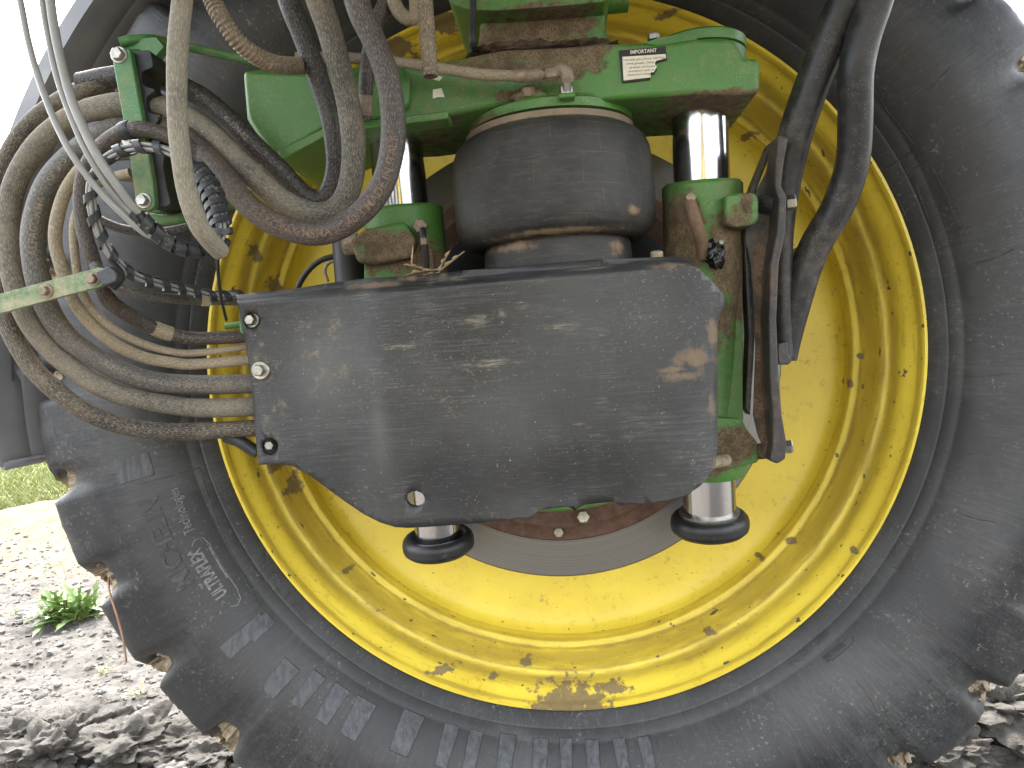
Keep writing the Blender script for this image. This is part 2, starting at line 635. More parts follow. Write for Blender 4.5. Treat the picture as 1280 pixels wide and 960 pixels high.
def gz(x, y):
    d = math.hypot(x, y)
    f = 1 / (1 + (d / 7) ** 3)
    n = noise.fractal(Vector((x * 0.9, y * 0.9, 3.1)), 0.9, 2.0, 3) * 0.05
    n += noise.fractal(Vector((x * 6, y * 6, 1.7)), 0.8, 2.1, 5) * 0.024
    n += abs(noise.noise(Vector((x * 22, y * 22, 8.0)))) * 0.012
    z = n * f - 0.01
    dx, dy = x - WX, y - 1.5
    # earth pushed up beside the tyre
    z += 0.10 * math.exp(-((x - 1.15) / 0.35) ** 2 - ((y - 1.75) / 0.35) ** 2)
    z += 0.06 * math.exp(-((x + 1.2) / 0.5) ** 2 - ((y - 1.65) / 0.22) ** 2)
    z += 0.22 * math.exp(-((x + 3.2) / 1.2) ** 2 - ((y - 4.9) / 0.5) ** 2)
    return z


def axis_pts(lo, hi, fine_lo, fine_hi, step, grow=1.18):
    a = []
    x = fine_lo
    while x <= fine_hi:
        a.append(x)
        x += step
    s = step
    while x < hi:
        s *= grow
        x += s
        a.append(x)
    x, s = fine_lo, step
    while x > lo:
        s *= grow
        x -= s
        a.insert(0, x)
    return a


xs = axis_pts(-400, 400, -3.6, 1.7, 0.024)
ys = axis_pts(-300, 700, 1.1, 5.4, 0.026)
nx = len(xs)
verts = [(x, y, gz(x, y)) for y in ys for x in xs]
faces = [(j * nx + i, j * nx + i + 1, (j + 1) * nx + i + 1, (j + 1) * nx + i) for j in range(len(ys) - 1) for i in range(nx - 1)]
gm = bpy.data.meshes.new('ground')
gm.from_pydata(verts, [], faces)
m, nt, b = newmat('soil')
p = pos(nt)
sep = N(nt, 'ShaderNodeSeparateXYZ', {0: p})
na = nz(nt, 1.3, p, 6, 0.6)
nb = nz(nt, 24, p, 7, 0.7)
nc = nz(nt, 140, p, 4, 0.7)
near = mx(nt, ss(nt, nb, 0.32, 0.68), srgb(68, 65, 60), srgb(104, 99, 93))
far = mx(nt, ss(nt, nb, 0.3, 0.7), srgb(116, 100, 76), srgb(138, 123, 98))
dist = m_(nt, 'ADD', sep.outputs[1], m_(nt, 'MULTIPLY', na, 1.6))
col = mx(nt, ss(nt, dist, 4.0, 5.2), near, far)
col = mx(nt, m_(nt, 'MULTIPLY', ss(nt, nc, 0.6, 0.75), 0.5), col, srgb(62, 55, 48))
grassy = ss(nt, m_(nt, 'ADD', sep.outputs[1], m_(nt, 'MULTIPLY', na, 3.0)), 7.4, 8.2)
col = mx(nt, grassy, col, srgb(128, 134, 70))
setb(nt, b, Base_Color=col, Roughness=0.95)
bump(nt, b, m_(nt, 'ADD', nb, m_(nt, 'MULTIPLY', nc, 0.6)), 0.8, 0.012)
SOIL = m
g = link('ground', gm, SOIL, None, (0, 0, 0), smooth=180)
tag(g, 'grey dry stony soil around the wheel', 'ground', kind='structure')


def mat_stone():
    m, nt, b = newmat('stones')
    p = pos(nt)
    oi = N(nt, 'ShaderNodeObjectInfo')
    n = nz(nt, 30, p, 5, 0.6)
    n9 = nz(nt, 9, p, 2, 0.5)
    c = mx(nt, ss(nt, n9, 0.35, 0.65), srgb(76, 73, 70), srgb(118, 115, 110))
    c = mx(nt, ss(nt, n, 0.5, 0.75), c, srgb(84, 76, 67))
    setb(nt, b, Base_Color=c, Roughness=0.9)
    bump(nt, b, nz(nt, 220, p, 4, 0.7), 0.5, 0.002)
    return m


STONE = mat_stone()
bm = bmesh.new()
rng = random.Random(3)
proto = []
for s in range(6):
    tb = bmesh.new()
    bmesh.ops.create_icosphere(tb, subdivisions=1 if s < 3 else 2, radius=1)
    pv = []
    for v in tb.verts:
        k = 1 + 0.45 * noise.noise(v.co * 1.3 + Vector((s * 5.1, s, 0)))
        pv.append(v.co * k)
    pf = [[v.index for v in f.verts] for f in tb.faces]
    proto.append((pv, pf))
    tb.free()
gv, gf = [], []


def add_stone(x, y, r, q):
    pv, pf = proto[q]
    M = Matrix.Rotation(rng.uniform(0, 6.28), 3, 'Z') @ Matrix.Rotation(rng.uniform(-0.5, 0.5), 3, 'X')
    sc = Vector((r * rng.uniform(0.8, 1.5), r * rng.uniform(0.7, 1.2), r * rng.uniform(0.45, 0.8)))
    c = Vector((x, y, gz(x, y) + sc.z * 0.1))
    o0 = len(gv)
    gv.extend(M @ Vector((v.x * sc.x, v.y * sc.y, v.z * sc.z)) + c for v in pv)
    gf.extend([i + o0 for i in f] for f in pf)


for i in range(6500):
    y = 1.45 + 3.0 * rng.random() ** 1.6
    x = rng.uniform(-0.95, -0.45) * y
    add_stone(x, y, 0.003 + 0.013 * rng.random() ** 4, rng.randrange(3) if i % 5 else 3 + rng.randrange(3))
for i in range(800):
    y = 1.45 + 1.1 * rng.random()
    x = rng.uniform(0.38, 0.75) * y
    add_stone(x, y, 0.003 + 0.010 * rng.random() ** 4, rng.randrange(3) if i % 5 else 3 + rng.randrange(3))
me = bpy.data.meshes.new('gravel')
me.from_pydata(gv, [], gf)
tag(link('gravel', me, STONE, None, (0, 0, 0), smooth=50), 'loose pale pebbles scattered over the dry soil', 'gravel', kind='stuff')

# big clods by the tyre
CLOD = mat_plain('soil_clod', srgb(86, 82, 76), 0.95, 0, 0.45, 40, 1.0, 0.3, srgb(74, 66, 58))
CLOD.node_tree.nodes['Bump'].inputs['Distance'].default_value = 0.012
clods = [(30, 948, 46), (95, 935, 58), (160, 945, 62), (225, 940, 52), (268, 955, 40), (60, 975, 50), (5, 915, 30), (125, 885, 26),
         (1250, 925, 70), (1190, 955, 50), (1272, 870, 46), (1215, 895, 34), (1150, 960, 30)]
for i, (px, py, r) in enumerate(clods):
    c = PG(px, py, 0.0)
    c.z = gz(c.x, c.y)
    k = c.y / F * r
    side = px < 600
    me = lump_mesh('mud_clod', c + Vector((0, 0, k * 0.25)), k * random.uniform(1.0, 1.35), k * random.uniform(0.8, 1.1), k * random.uniform(0.42, 0.62), i + 2, 5, 0.6, 1.5)
    tag(link('mud_clod', me, CLOD, smooth=50), ('grey clod of dried mud on the soil near the leafy weed' if side else 'grey clod of dried mud under the tyre, away from the weed'), 'clod', 'clods left of the wheel' if side else 'clods right of the wheel')

# weeds and grass
m, nt, b = newmat('weed_leaf')
p = pos(nt)
setb(nt, b, Base_Color=mx(nt, nz(nt, 25, p, 3), (0.09, 0.16, 0.035, 1), (0.20, 0.29, 0.09, 1)), Roughness=0.55)
b.inputs['Subsurface Weight'].default_value = 0.0
WEED = m
m, nt, b = newmat('grass_blade')
p = pos(nt)
setb(nt, b, Base_Color=mx(nt, nz(nt, 4, p, 3), (0.14, 0.18, 0.045, 1), (0.28, 0.27, 0.11, 1)), Roughness=0.6)
GRASSM = m
STALK = mat_plain('dry_stalk', srgb(196, 182, 140), 0.7, 0, 0.3)


def leaf_mesh(base, direction, length, width, droop, seed):
    bm = bmesh.new()
    d = direction.normalized()
    side = d.cross(Vector((0, 0, 1)))
    side = side.normalized() if side.length > 1e-3 else Vector((1, 0, 0))
    n = 11
    rows = []
    for i in range(n + 1):
        t = i / n
        c = base + d * (length * t) + Vector((0, 0, -droop * length * t * t))
        w = width * (math.sin(math.pi * min(1, t * 0.93 + 0.05)) ** 0.8) * (1 + 0.5 * math.sin(t * 21 + seed))
        upv = side.cross(d).normalized()
        rows.append([bm.verts.new(c - side * w + upv * w * 0.35), bm.verts.new(c), bm.verts.new(c + side * w + upv * w * 0.35)])
    for a, q in zip(rows, rows[1:]):
        for k in range(2):
            bm.faces.new((a[k], a[k + 1], q[k + 1], q[k]))
    return frombm(bm, 'leaf')


wb = PG(86, 772)
wb.z = gz(wb.x, wb.y)
wroot = empty('weed_plant', wb, 'bright green leafy weed growing from the stony soil by the tyre', 'plant')
rng = random.Random(11)
for i in range(120):
    a = rng.uniform(0, 6.28)
    el = rng.uniform(0.15, 1.2)
    d = Vector((math.cos(a) * math.cos(el), math.sin(a) * math.cos(el), math.sin(el)))
    st = wb + Vector((rng.uniform(-0.08, 0.08), rng.uniform(-0.06, 0.06), 0.0))
    link('leaf', leaf_mesh(st, d, rng.uniform(0.08, 0.20), rng.uniform(0.009, 0.018), rng.uniform(0.1, 0.5), i), WEED, wroot, smooth=180)
for (tx, ty) in ((50, 690), (75, 700), (30, 790), (20, 760)):
    e = P(tx, ty, wb.y - 0.05)
    if e.z < 0.02: e.z = gz(e.x, e.y) + 0.01
    mid = (wb + e) / 2 + Vector((0.01, 0, 0.05))
    link('stalk', tube_mesh('stalk', catmull([wb, mid, e], 8), 0.0016, 6), STALK, wroot, smooth=60)
for i, (px, py, lab) in enumerate([(130, 828, 'small yellowish grass tuft on the stones beside the muddy tyre lugs'), (178, 862, 'thin grass sprig at the foot of the muddy tyre'), (20, 765, 'sparse flat grass tuft beside the leafy weed')]):
    c = PG(px, py)
    c.z = gz(c.x, c.y)
    r0 = empty('grass_tuft', c, lab, 'grass')
    for k in range(14):
        a = rng.uniform(0, 6.28)
        d = Vector((math.cos(a), math.sin(a), rng.uniform(0.5, 1.4)))
        link('blade', leaf_mesh(c + Vector((rng.uniform(-0.015, 0.015), rng.uniform(-0.015, 0.015), 0)), d, rng.uniform(0.04, 0.075), 0.0024, 0.3, k), GRASSM, r0, smooth=180)
gv, gf = [], []
for i in range(26000):
    y = 5.6 + 9 * rng.random() ** 1.4
    x = rng.uniform(-1.05, -0.55) * y
    if y < 6.4 and rng.random() > 0.35 + 0.65 * (noise.noise(Vector((x * 1.4, y * 1.4, 0))) > 0): continue
    z = gz(x, y)
    a = rng.uniform(0, 6.28)
    h = rng.uniform(0.03, 0.10)
    w = rng.uniform(0.004, 0.008)
    dx, dy = math.cos(a), math.sin(a)
    o0 = len(gv)
    gv.extend([(x - dy * w, y + dx * w, z), (x + dy * w, y - dx * w, z), (x + dx * h * 0.3 + dy * w * 0.7, y + dy * h * 0.3, z + h * 0.6), (x + dx * h * 0.8, y + dy * h * 0.8, z + h)])
    gf.extend([(o0, o0 + 1, o0 + 2), (o0, o0 + 2, o0 + 3)])
me = bpy.data.meshes.new('grass')
me.from_pydata(gv, [], gf)
tag(link('grass', me, GRASSM, None, (0, 0, 0), smooth=180), 'short yellow green grass beyond the bare earth', 'grass', kind='stuff')

# ------------------------------------------------------------------ machine underbody everything hangs from: unseen, shaped for shade and chrome reflections
UB = mat_paint('underbody_paint', (0.03, 0.032, 0.034, 1), 0.3, 0.55)
ub = empty('machine_underbody', (0.0, 0.2, CAMZ + 0.66), 'unseen dark steel underbody of the machine above the suspension, shaped for shade', 'chassis')


def box(name, lo, hi, mat, parent, bevel=0.004):
    bm = bmesh.new()
    bmesh.ops.create_cube(bm, size=1)
    for v in bm.verts:
        v.co = Vector([(l + h) / 2 + c * (h - l) for l, h, c in zip(lo, hi, v.co)])
    o = link(name, frombm(bm, name), mat, parent, smooth=30)
    if bevel: bev(o, bevel)
    return o


zb = CAMZ + 0.66
box('deck_plate', (-0.75, 0.15, zb + 0.12), (1.2, 1.30, zb + 0.15), UB, ub)
for x in (-0.62, -0.05, 0.42, 0.95):
    box('beam', (x - 0.08, -1.3, zb), (x + 0.08, 1.28, zb + 0.12), UB, ub)

for y in (-1.25, -0.35):
    box('cross_member', (-0.54, y, zb + 0.02), (0.87, y + 0.1, zb + 0.10), UB, ub)

# ------------------------------------------------------------------ fender
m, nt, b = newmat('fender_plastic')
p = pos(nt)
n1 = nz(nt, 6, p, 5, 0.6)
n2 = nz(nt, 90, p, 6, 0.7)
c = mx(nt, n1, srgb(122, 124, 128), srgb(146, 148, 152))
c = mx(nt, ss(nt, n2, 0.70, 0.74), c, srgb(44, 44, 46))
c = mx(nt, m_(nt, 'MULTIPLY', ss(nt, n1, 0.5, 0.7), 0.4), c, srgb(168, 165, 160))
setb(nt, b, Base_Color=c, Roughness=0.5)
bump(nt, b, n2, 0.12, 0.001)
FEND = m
RF = 0.985
froot = empty('fender', (WX - RF, 1.5, WZ - 0.2), 'grey plastic fender arching behind the tyre and hoses', 'fender')
prof = [(RF + 0.012, 1.270), (RF + 0.012, 1.262), (RF - 0.006, 1.262), (RF - 0.009, 1.272), (0.972, 1.300), (0.9701, 1.305), (0.9702, 1.325), (0.966, 1.330), (0.960, 1.375), (0.958, 1.42), (0.958, 1.80), (0.968, 1.80)]


def fpt(r, y, a):
    return Vector((WX + r * math.cos(a), y, WZ + r * math.sin(a)))


bm = bmesh.new()
rows = []
NA = 100
for i in range(NA + 1):
    a = R(64) + (R(187) - R(64)) * i / NA
    emb = 1.0 if 78 < i < NA - 7 else 0.0
    rows.append([bm.verts.new(fpt(r + (0.012 * emb if abs(r - 0.97015) < 1e-4 else 0), y, a)) for r, y in prof])
for A, B in zip(rows, rows[1:]):
    for k in range(len(prof) - 1):
        bm.faces.new((A[k], A[k + 1], B[k + 1], B[k]))
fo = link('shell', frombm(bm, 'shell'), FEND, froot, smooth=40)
sd = fo.modifiers.new('thickness', 'SOLIDIFY')
sd.thickness = 0.006
sd.offset = 1
bm = bmesh.new()
# rolled bottom edge
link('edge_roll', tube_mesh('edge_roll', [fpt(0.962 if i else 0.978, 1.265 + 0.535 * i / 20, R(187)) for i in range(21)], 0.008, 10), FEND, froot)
# a stay carrying the fender from the underbody
link('stay', tube_mesh('stay', catmull([fpt(RF + 0.012, 1.5, R(110)), fpt(RF + 0.10, 1.45, R(112)), Vector((-0.5, 1.28, zb + 0.1))], 8), 0.018, 12), UB, froot)

# ------------------------------------------------------------------ wheel: tyre
wroot2 = empty('wheel', (WX, 1.5, gz(WX, 1.5)), 'large farm wheel with yellow rim and muddy black tyre', 'wheel')
TY = (0.0135, 0.0142, 0.0155, 1)
m, nt, b = newmat('tyre_rubber')
p = pos(nt)
ctr = v_(nt, 'SUBTRACT', p, (WX, 0, WZ))
sx = N(nt, 'ShaderNodeSeparateXYZ', {0: ctr})
rad = m_(nt, 'SQRT', m_(nt, 'ADD', m_(nt, 'MULTIPLY', sx.outputs[0], sx.outputs[0]), m_(nt, 'MULTIPLY', sx.outputs[2], sx.outputs[2])))
ang = m_(nt, 'ARCTAN2', sx.outputs[2], sx.outputs[0])
pol = N(nt, 'ShaderNodeCombineXYZ', {0: m_(nt, 'MULTIPLY', ang, 0.8), 1: rad, 2: sx.outputs[1]}).outputs[0]
n1 = nz(nt, 5, p, 6, 0.6)
nrub = nz(nt, 1.0, mapv(nt, pol, (34, 9, 20), (0, 0, R(28))), 6, 0.7, 0.8)
nrub2 = nz(nt, 1.0, mapv(nt, pol, (190, 11, 40), (0, 0, R(-7))), 6, 0.75, 1.2)
nfine = nz(nt, 160, p, 4, 0.7)
c = mx(nt, ss(nt, n1, 0.3, 0.7), TY, (0.023, 0.0233, 0.0238, 1))
outer = ss(nt, m_(nt, 'ADD', rad, m_(nt, 'MULTIPLY', m_(nt, 'SUBTRACT', nrub, 0.5), 0.16)), 0.74, 0.80)
c = mx(nt, m_(nt, 'MULTIPLY', m_(nt, 'SUBTRACT', 1.0, outer), 0.24), c, srgb(86, 84, 83))
dusty = nz(nt, 3.2, p, 7, 0.68, 0.6)
c = mx(nt, m_(nt, 'MULTIPLY', ss(nt, dusty, 0.44, 0.70), 0.28), c, srgb(102, 102, 101))
c = mx(nt, m_(nt, 'MULTIPLY', m_(nt, 'MULTIPLY', ss(nt, nrub2, 0.42, 0.8), ss(nt, dusty, 0.35, 0.6)), 0.30), c, srgb(120, 119, 116))
scr = nz(nt, 1.0, mapv(nt, p, (9, 9, 260), (0, R(35), 0)), 3, 0.6, 2.5)
c = mx(nt, m_(nt, 'MULTIPLY', ss(nt, scr, 0.70, 0.75), 0.35), c, srgb(128, 126, 122))
c = mx(nt, m_(nt, 'MULTIPLY', m_(nt, 'MULTIPLY', ss(nt, nrub, 0.62, 0.72), outer), 0.7), c, (0.018, 0.019, 0.021, 1))
c = mx(nt, m_(nt, 'MULTIPLY', m_(nt, 'MULTIPLY', ss(nt, nfine, 0.56, 0.70), ss(nt, nz(nt, 11, p, 5, 0.7), 0.44, 0.66)), 0.65), c, srgb(140, 135, 128))
feath = nz(nt, 1.0, mapv(nt, pol, (26, 60, 30), (0, 0, R(38))), 7, 0.75, 3.0)
c = mx(nt, m_(nt, 'MULTIPLY', m_(nt, 'MULTIPLY', ss(nt, feath, 0.53, 0.60), outer), 0.6), c, (0.010, 0.011, 0.013, 1))
c = mx(nt, m_(nt, 'MULTIPLY', m_(nt, 'MULTIPLY', ss(nt, feath, 0.40, 0.33), outer), 0.35), c, srgb(112, 112, 112))
# dry mud on the tread and in the grooves
tread = ss(nt, m_(nt, 'ADD', m_(nt, 'ADD', sx.outputs[1], m_(nt, 'MULTIPLY', nz(nt, 30, p, 6, 0.7), 0.05)), m_(nt, 'MULTIPLY', m_(nt, 'SUBTRACT', rad, 0.86), 0.5)), 1.335, 1.36)
treadm = m_(nt, 'MULTIPLY', tread, ss(nt, rad, 0.80, 0.83))
mudc = mx(nt, nz(nt, 45, p, 6, 0.7), srgb(172, 154, 126), srgb(112, 94, 74))
c = mx(nt, m_(nt, 'MULTIPLY', treadm, 0.92), c, mudc)
ro = m_(nt, 'ADD', m_(nt, 'ADD', 0.40, m_(nt, 'MULTIPLY', nrub2, 0.2)), m_(nt, 'MULTIPLY', treadm, 0.4), True)
setb(nt, b, Base_Color=c, Roughness=ro)
b.inputs['Specular IOR Level'].default_value = 0.45
hh = m_(nt, 'ADD', m_(nt, 'ADD', m_(nt, 'MULTIPLY', nrub2, 0.5), m_(nt, 'MULTIPLY', nfine, 0.25)), m_(nt, 'MULTIPLY', treadm, nz(nt, 60, p, 6, 0.7)))
bump(nt, b, hh, 0.35, 0.003)
TYRE = m

# sidewall: (radius, Y); tread follows separately for lugs and grooves
SIDE = [(0.590, 1.345), (0.604, 1.332), (0.614, 1.318), (0.620, 1.309), (0.627, 1.303), (0.634, 1.2975), (0.6365, 1.2955), (0.638, 1.2955), (0.640, 1.2925), (0.646, 1.287), (0.652, 1.282), (0.654, 1.2812), (0.656, 1.2785), (0.664, 1.270),
        (0.672, 1.263), (0.685, 1.254), (0.70, 1.245), (0.72, 1.237), (0.74, 1.232), (0.76, 1.230), (0.775, 1.231)]
LUG = [(0.79, 1.232), (0.805, 1.234), (0.822, 1.237), (0.84, 1.241), (0.857, 1.246), (0.873, 1.252), (0.888, 1.259), (0.898, 1.268), (0.905, 1.280), (0.909, 1.296)]
GRV = [(0.789, 1.233), (0.803, 1.237), (0.817, 1.242), (0.830, 1.249), (0.842, 1.258), (0.852, 1.269), (0.860, 1.282), (0.866, 1.297), (0.870, 1.314), (0.873, 1.332)]
YMID = 1.475
for k in range(1, 13):
    y = 1.296 + (YMID - 1.296) * k / 12
    LUG.append((0.909 + 0.014 * math.sin(k / 12 * math.pi / 2), y))
    y2 = 1.332 + (YMID - 1.332) * k / 12
    GRV.append((0.873 + 0.016 * math.sin(k / 12 * math.pi / 2), y2))
NL = 31
SUBA = 26
NT = NL * SUBA


def smooth(t):
    t = max(0.0, min(1.0, t))
    return t * t * (3 - 2 * t)


_q = P(1206, 846, 1.30)
LUG_PH = -math.atan2(_q.z - WZ, _q.x - WX) / (2 * math.pi) * NL


def lug_mask(u):
    """u in lug pitches."""
    u = u - math.floor(u)
    d = abs(u - 0.5)
    return 1 - smooth((d - 0.29) / 0.13)


half = []
for j, (r, y) in enumerate(SIDE):
    half.append(('s', r, y, r, y))
for (rl, yl), (rg, yg) in zip(LUG, GRV):
    half.append(('t', rl, yl, rg, yg))
full = [(h, False) for h in half] + [(h, True) for h in reversed(half[:-1])]
bm = bmesh.new()
grid = []
for h, mir in full:
    ring = []
    kind, rl, yl, rg, yg = h
    for i in range(NT):
        th = 2 * math.pi * i / NT
        if kind == 's':
            r, y = rl, yl
        else:
            sh = max(0, yl - 1.27) * 4.6
            u = th / (2 * math.pi) * NL + LUG_PH - sh + (0.5 if mir else 0)
            wob = 0.04 * math.sin(math.floor(u) * 2.3)
            k = lug_mask(u + wob)
            r = rg + (rl - rg) * k + 0.006 * math.sin(math.floor(u) * 5.1) * (rl > 0.84)
            y = yg + (yl - yg) * k
            r += (0.006 * noise.noise(Vector((th * 22, y * 22, 2 if mir else 0))) + 0.0025 * noise.noise(Vector((th * 120, y * 60, 5)))) * smooth((rl - 0.84) / 0.06)
        if mir:
            y = 2 * YMID - y
        ring.append(bm.verts.new((WX + r * math.cos(th), y, WZ + r * math.sin(th))))
    grid.append(ring)
for A, B in zip(grid, grid[1:]):
    for i in range(NT):
        i2 = (i + 1) % NT
        bm.faces.new((A[i], A[i2], B[i2], B[i]))
tyre = link('tyre', frombm(bm, 'tyre'), TYRE, wroot2, smooth=50)


def side_y(r):
    q = SIDE + LUG[:9]
    for (a, ya), (b_, yb) in zip(q, q[1:]):
        if a <= r <= b_:
            return ya + (yb - ya) * (r - a) / (b_ - a)
    return q[-1][1] if r > q[-1][0] else q[0][1]


def side_n(r):
    d = 0.012
    dy = side_y(r + d) - side_y(r - d)
    n = Vector((dy, -2 * d))        # (radial, Y)
    return n.normalized()


def SW(r, th, h=0.0):
    n = side_n(r)
    rr = r + n.x * h
    y = side_y(r) + n.y * h
    return Vector((WX + rr * math.cos(th), y, WZ + rr * math.sin(th)))


def px2side(px, py):
    Y = 1.24
    for _ in range(12):
        q = P(px, py, Y)
        r = math.hypot(q.x - WX, q.z - WZ)
        Y = side_y(r)
    return r, math.atan2(q.z - WZ, q.x - WX) % (2 * math.pi)


m, nt, b = newmat('tyre_lettering')
p = pos(nt)
n = nz(nt, 120, p, 6, 0.7)
setb(nt, b, Base_Color=mx(nt, ss(nt, n, 0.35, 0.65), srgb(132, 129, 124), srgb(92, 90, 87)), Roughness=0.6)
LETT = m
m, nt, b = newmat('tyre_lettering_dark')
p = pos(nt)
n = nz(nt, 70, p, 6, 0.7)
setb(nt, b, Base_Color=mx(nt, ss(nt, n, 0.35, 0.6), srgb(74, 73, 73), srgb(46, 46, 47)), Roughness=0.5)
LETTD = m
m, nt, b = newmat('tyre_block')
p = pos(nt)
n = nz(nt, 1, mapv(nt, p, (140, 140, 30), (0, R(30), 0)), 6, 0.7)
setb(nt, b, Base_Color=mx(nt, ss(nt, n, 0.3, 0.7), srgb(50, 51, 53), srgb(84, 86, 88)), Roughness=0.5)
bump(nt, b, n, 0.3, 0.001)
BLOCK = m


def side_text(body, a, b_, hpx, mat, h=0.0016, bold=0.0, name='lettering'):
    """Raised sidewall lettering running from pixel a to pixel b_, hpx tall, tops pointing outward."""
    ra, ta = px2side(*a)
    rb, tb = px2side(*b_)
    dt = (tb - ta + math.pi) % (2 * math.pi) - math.pi
    me = text_mesh(body, 1.0, 0.0, bold)
    x0, x1, y0, y1 = tbounds(me)
    hm = hpx * 1.24 / F
    bm = bmesh.new()
    bm.from_mesh(me)
    bmesh.ops.triangulate(bm, faces=bm.faces)
    cap = 0.70
    top = {}
    orig = list(bm.faces)
    ext = bmesh.ops.extrude_face_region(bm, geom=orig)
    tops = {v for v in ext['geom'] if isinstance(v, bmesh.types.BMVert)}
    for v in bm.verts:
        t = (v.co.x - x0) / (x1 - x0)
        yy = v.co.y / cap
        r = ra + (rb - ra) * t + yy * hm
        v.co = SW(r, ta + dt * t, h if v in tops else -0.002)
    bpy.data.meshes.remove(me)
    return link(name, frombm(bm, name), mat, tyre, smooth=20)


def side_strip(pxs, wpx, mat, h=0.0014, name='moulded_line', closed=False):
    """Thin raised line through sidewall pixels."""
    q = [px2side(*a) for a in pxs]
    pts = []
    for (ra, ta), (rb, tb) in zip(q, q[1:]):
        dt = (tb - ta + math.pi) % (2 * math.pi) - math.pi
        n = max(2, int(abs(dt) / 0.02 + abs(rb - ra) / 0.01))
        for k in range(n):
            pts.append((ra + (rb - ra) * k / n, ta + dt * k / n))
    pts.append(q[-1])
    W = [SW(r, t, 0) for r, t in pts]
    me = tube_mesh(name, W, wpx * 0.5 * 1.24 / F, 6, flat=(1, 1))
    return link(name, me, mat, tyre, smooth=60)


def side_patch(r0, r1, t0, t1, mat, h=0.0025, name='sidewall_block', taper=0.0):
    bm = bmesh.new()
    fr = [0, 0.05, 0.35, 0.65, 0.95, 1]
    nr, na_ = 5, 5
    g_ = []
    for i in range(nr + 1):
        row = []
        for k in range(na_ + 1):
            r = r0 + (r1 - r0) * fr[i]
            w = 1 - taper * fr[i]
            t = (t0 + t1) / 2 + (t1 - t0) * (fr[k] - 0.5) * w
            e = (i in (0, nr) or k in (0, na_))
            row.append(bm.verts.new(SW(r, t, -0.003 if e else h)))
        g_.append(row)
    for i in range(nr):
        for k in range(na_):
            bm.faces.new((g_[i][k], g_[i][k + 1], g_[i + 1][k + 1], g_[i + 1][k]))
    return link(name, frombm(bm, name), mat, tyre, smooth=25)


side_text('ULTRAFLEX', (284, 741), (249, 684), 14, LETT, bold=0.03)
side_text('Technologies', (243, 664), (222, 609), 11, LETT)
side_text('MICHELIN', (242, 728), (196, 620), 22, LETTD, bold=0.02)
side_strip([(288, 758), (297, 757), (301, 748), (296, 735), (262, 680), (253, 671), (243, 676), (240, 683)], 1.6, LETT)
side_strip([(285, 722), (262, 683)], 3.2, LETT)
side_strip([(170, 606), (250, 585), (262, 626), (283, 678), (312, 735), (330, 765), (292, 790)], 1.5, LETTD)
side_text('TUBELESS', (355, 735), (330, 690), 8, LETTD)
side_text('RADIAL X', (388, 772), (360, 738), 8, LETTD)
# moulded boxes on the right
for box_ in ([(1095, 210), (1106, 212), (1146, 186), (1110, 140), (1092, 112)], [(1112, 228), (1160, 200), (1185, 250), (1203, 304), (1168, 312)], [(1112, 228), (1134, 275), (1150, 320)]):
    side_strip(box_, 1.3, LETTD)
side_text('MICHELIN', (1157, 222), (1186, 300), 15, LETTD, h=0.0008)
side_text('MICHELIN', (1136, 255), (1150, 290), 6, LETTD, h=0.0006)
side_strip([(1136, 226), (1143, 224), (1150, 245), (1160, 272)], 1.2, LETTD)
side_strip([(1110, 690), (1128, 680), (1143, 684), (1140, 700), (1126, 712), (1112, 708), (1110, 696)], 1.3, LETTD)
side_text('MICHELIN', (1030, 785), (985, 825), 7, LETTD)
side_text('TUBELESS', (1050, 800), (1028, 822), 6, LETTD)
side_strip([(1036, 820), (1062, 795), (1067, 797), (1066, 804), (1040, 826), (1033, 825), (1036, 820)], 1.2, LETTD)
# decorative blocks along the bottom of the sidewall
for (px, py, wpx) in [(350, 848, 30), (385, 862, 22), (415, 880, 26), (447, 898, 32), (508, 916, 34), (558, 932, 22), (590, 940, 20), (632, 945, 24), (675, 950, 22), (708, 950, 18), (742, 952, 20), (778, 950, 18), (810, 948, 18)]:
    r, t = px2side(px, py)
    w = wpx / 2 * 1.25 / F / r
    side_patch(r - 0.028, r + 0.032, t - w, t + w, BLOCK, 0.0022, taper=0.25)
for (px, py, r0, r1, w) in [(205, 575, 0.70, 0.76, 0.03), (300, 800, 0.665, 0.745, 0.02), (335, 775, 0.66, 0.70, 0.02)]:
    r, t = px2side(px, py)
    side_patch(r0, r1, t - w, t + w, BLOCK, 0.0012)
for (px, py) in [(1216, 330), (1205, 470), (1195, 640), (1130, 760), (1070, 850), (960, 900), (1150, 120), (1160, 560)]:
    r, t = px2side(px, py)
    side_strip_pts = [(r + 0.05 * k / 6, t + 0.012 * (k / 6) ** 2 * (1 if px > 1100 else -1)) for k in range(7)]
    W = [SW(a, q_, 0.0) for a, q_ in side_strip_pts]
    link('moulded_line', tube_mesh('moulded_line', W, 0.0009, 6), LETTD, tyre, smooth=60)

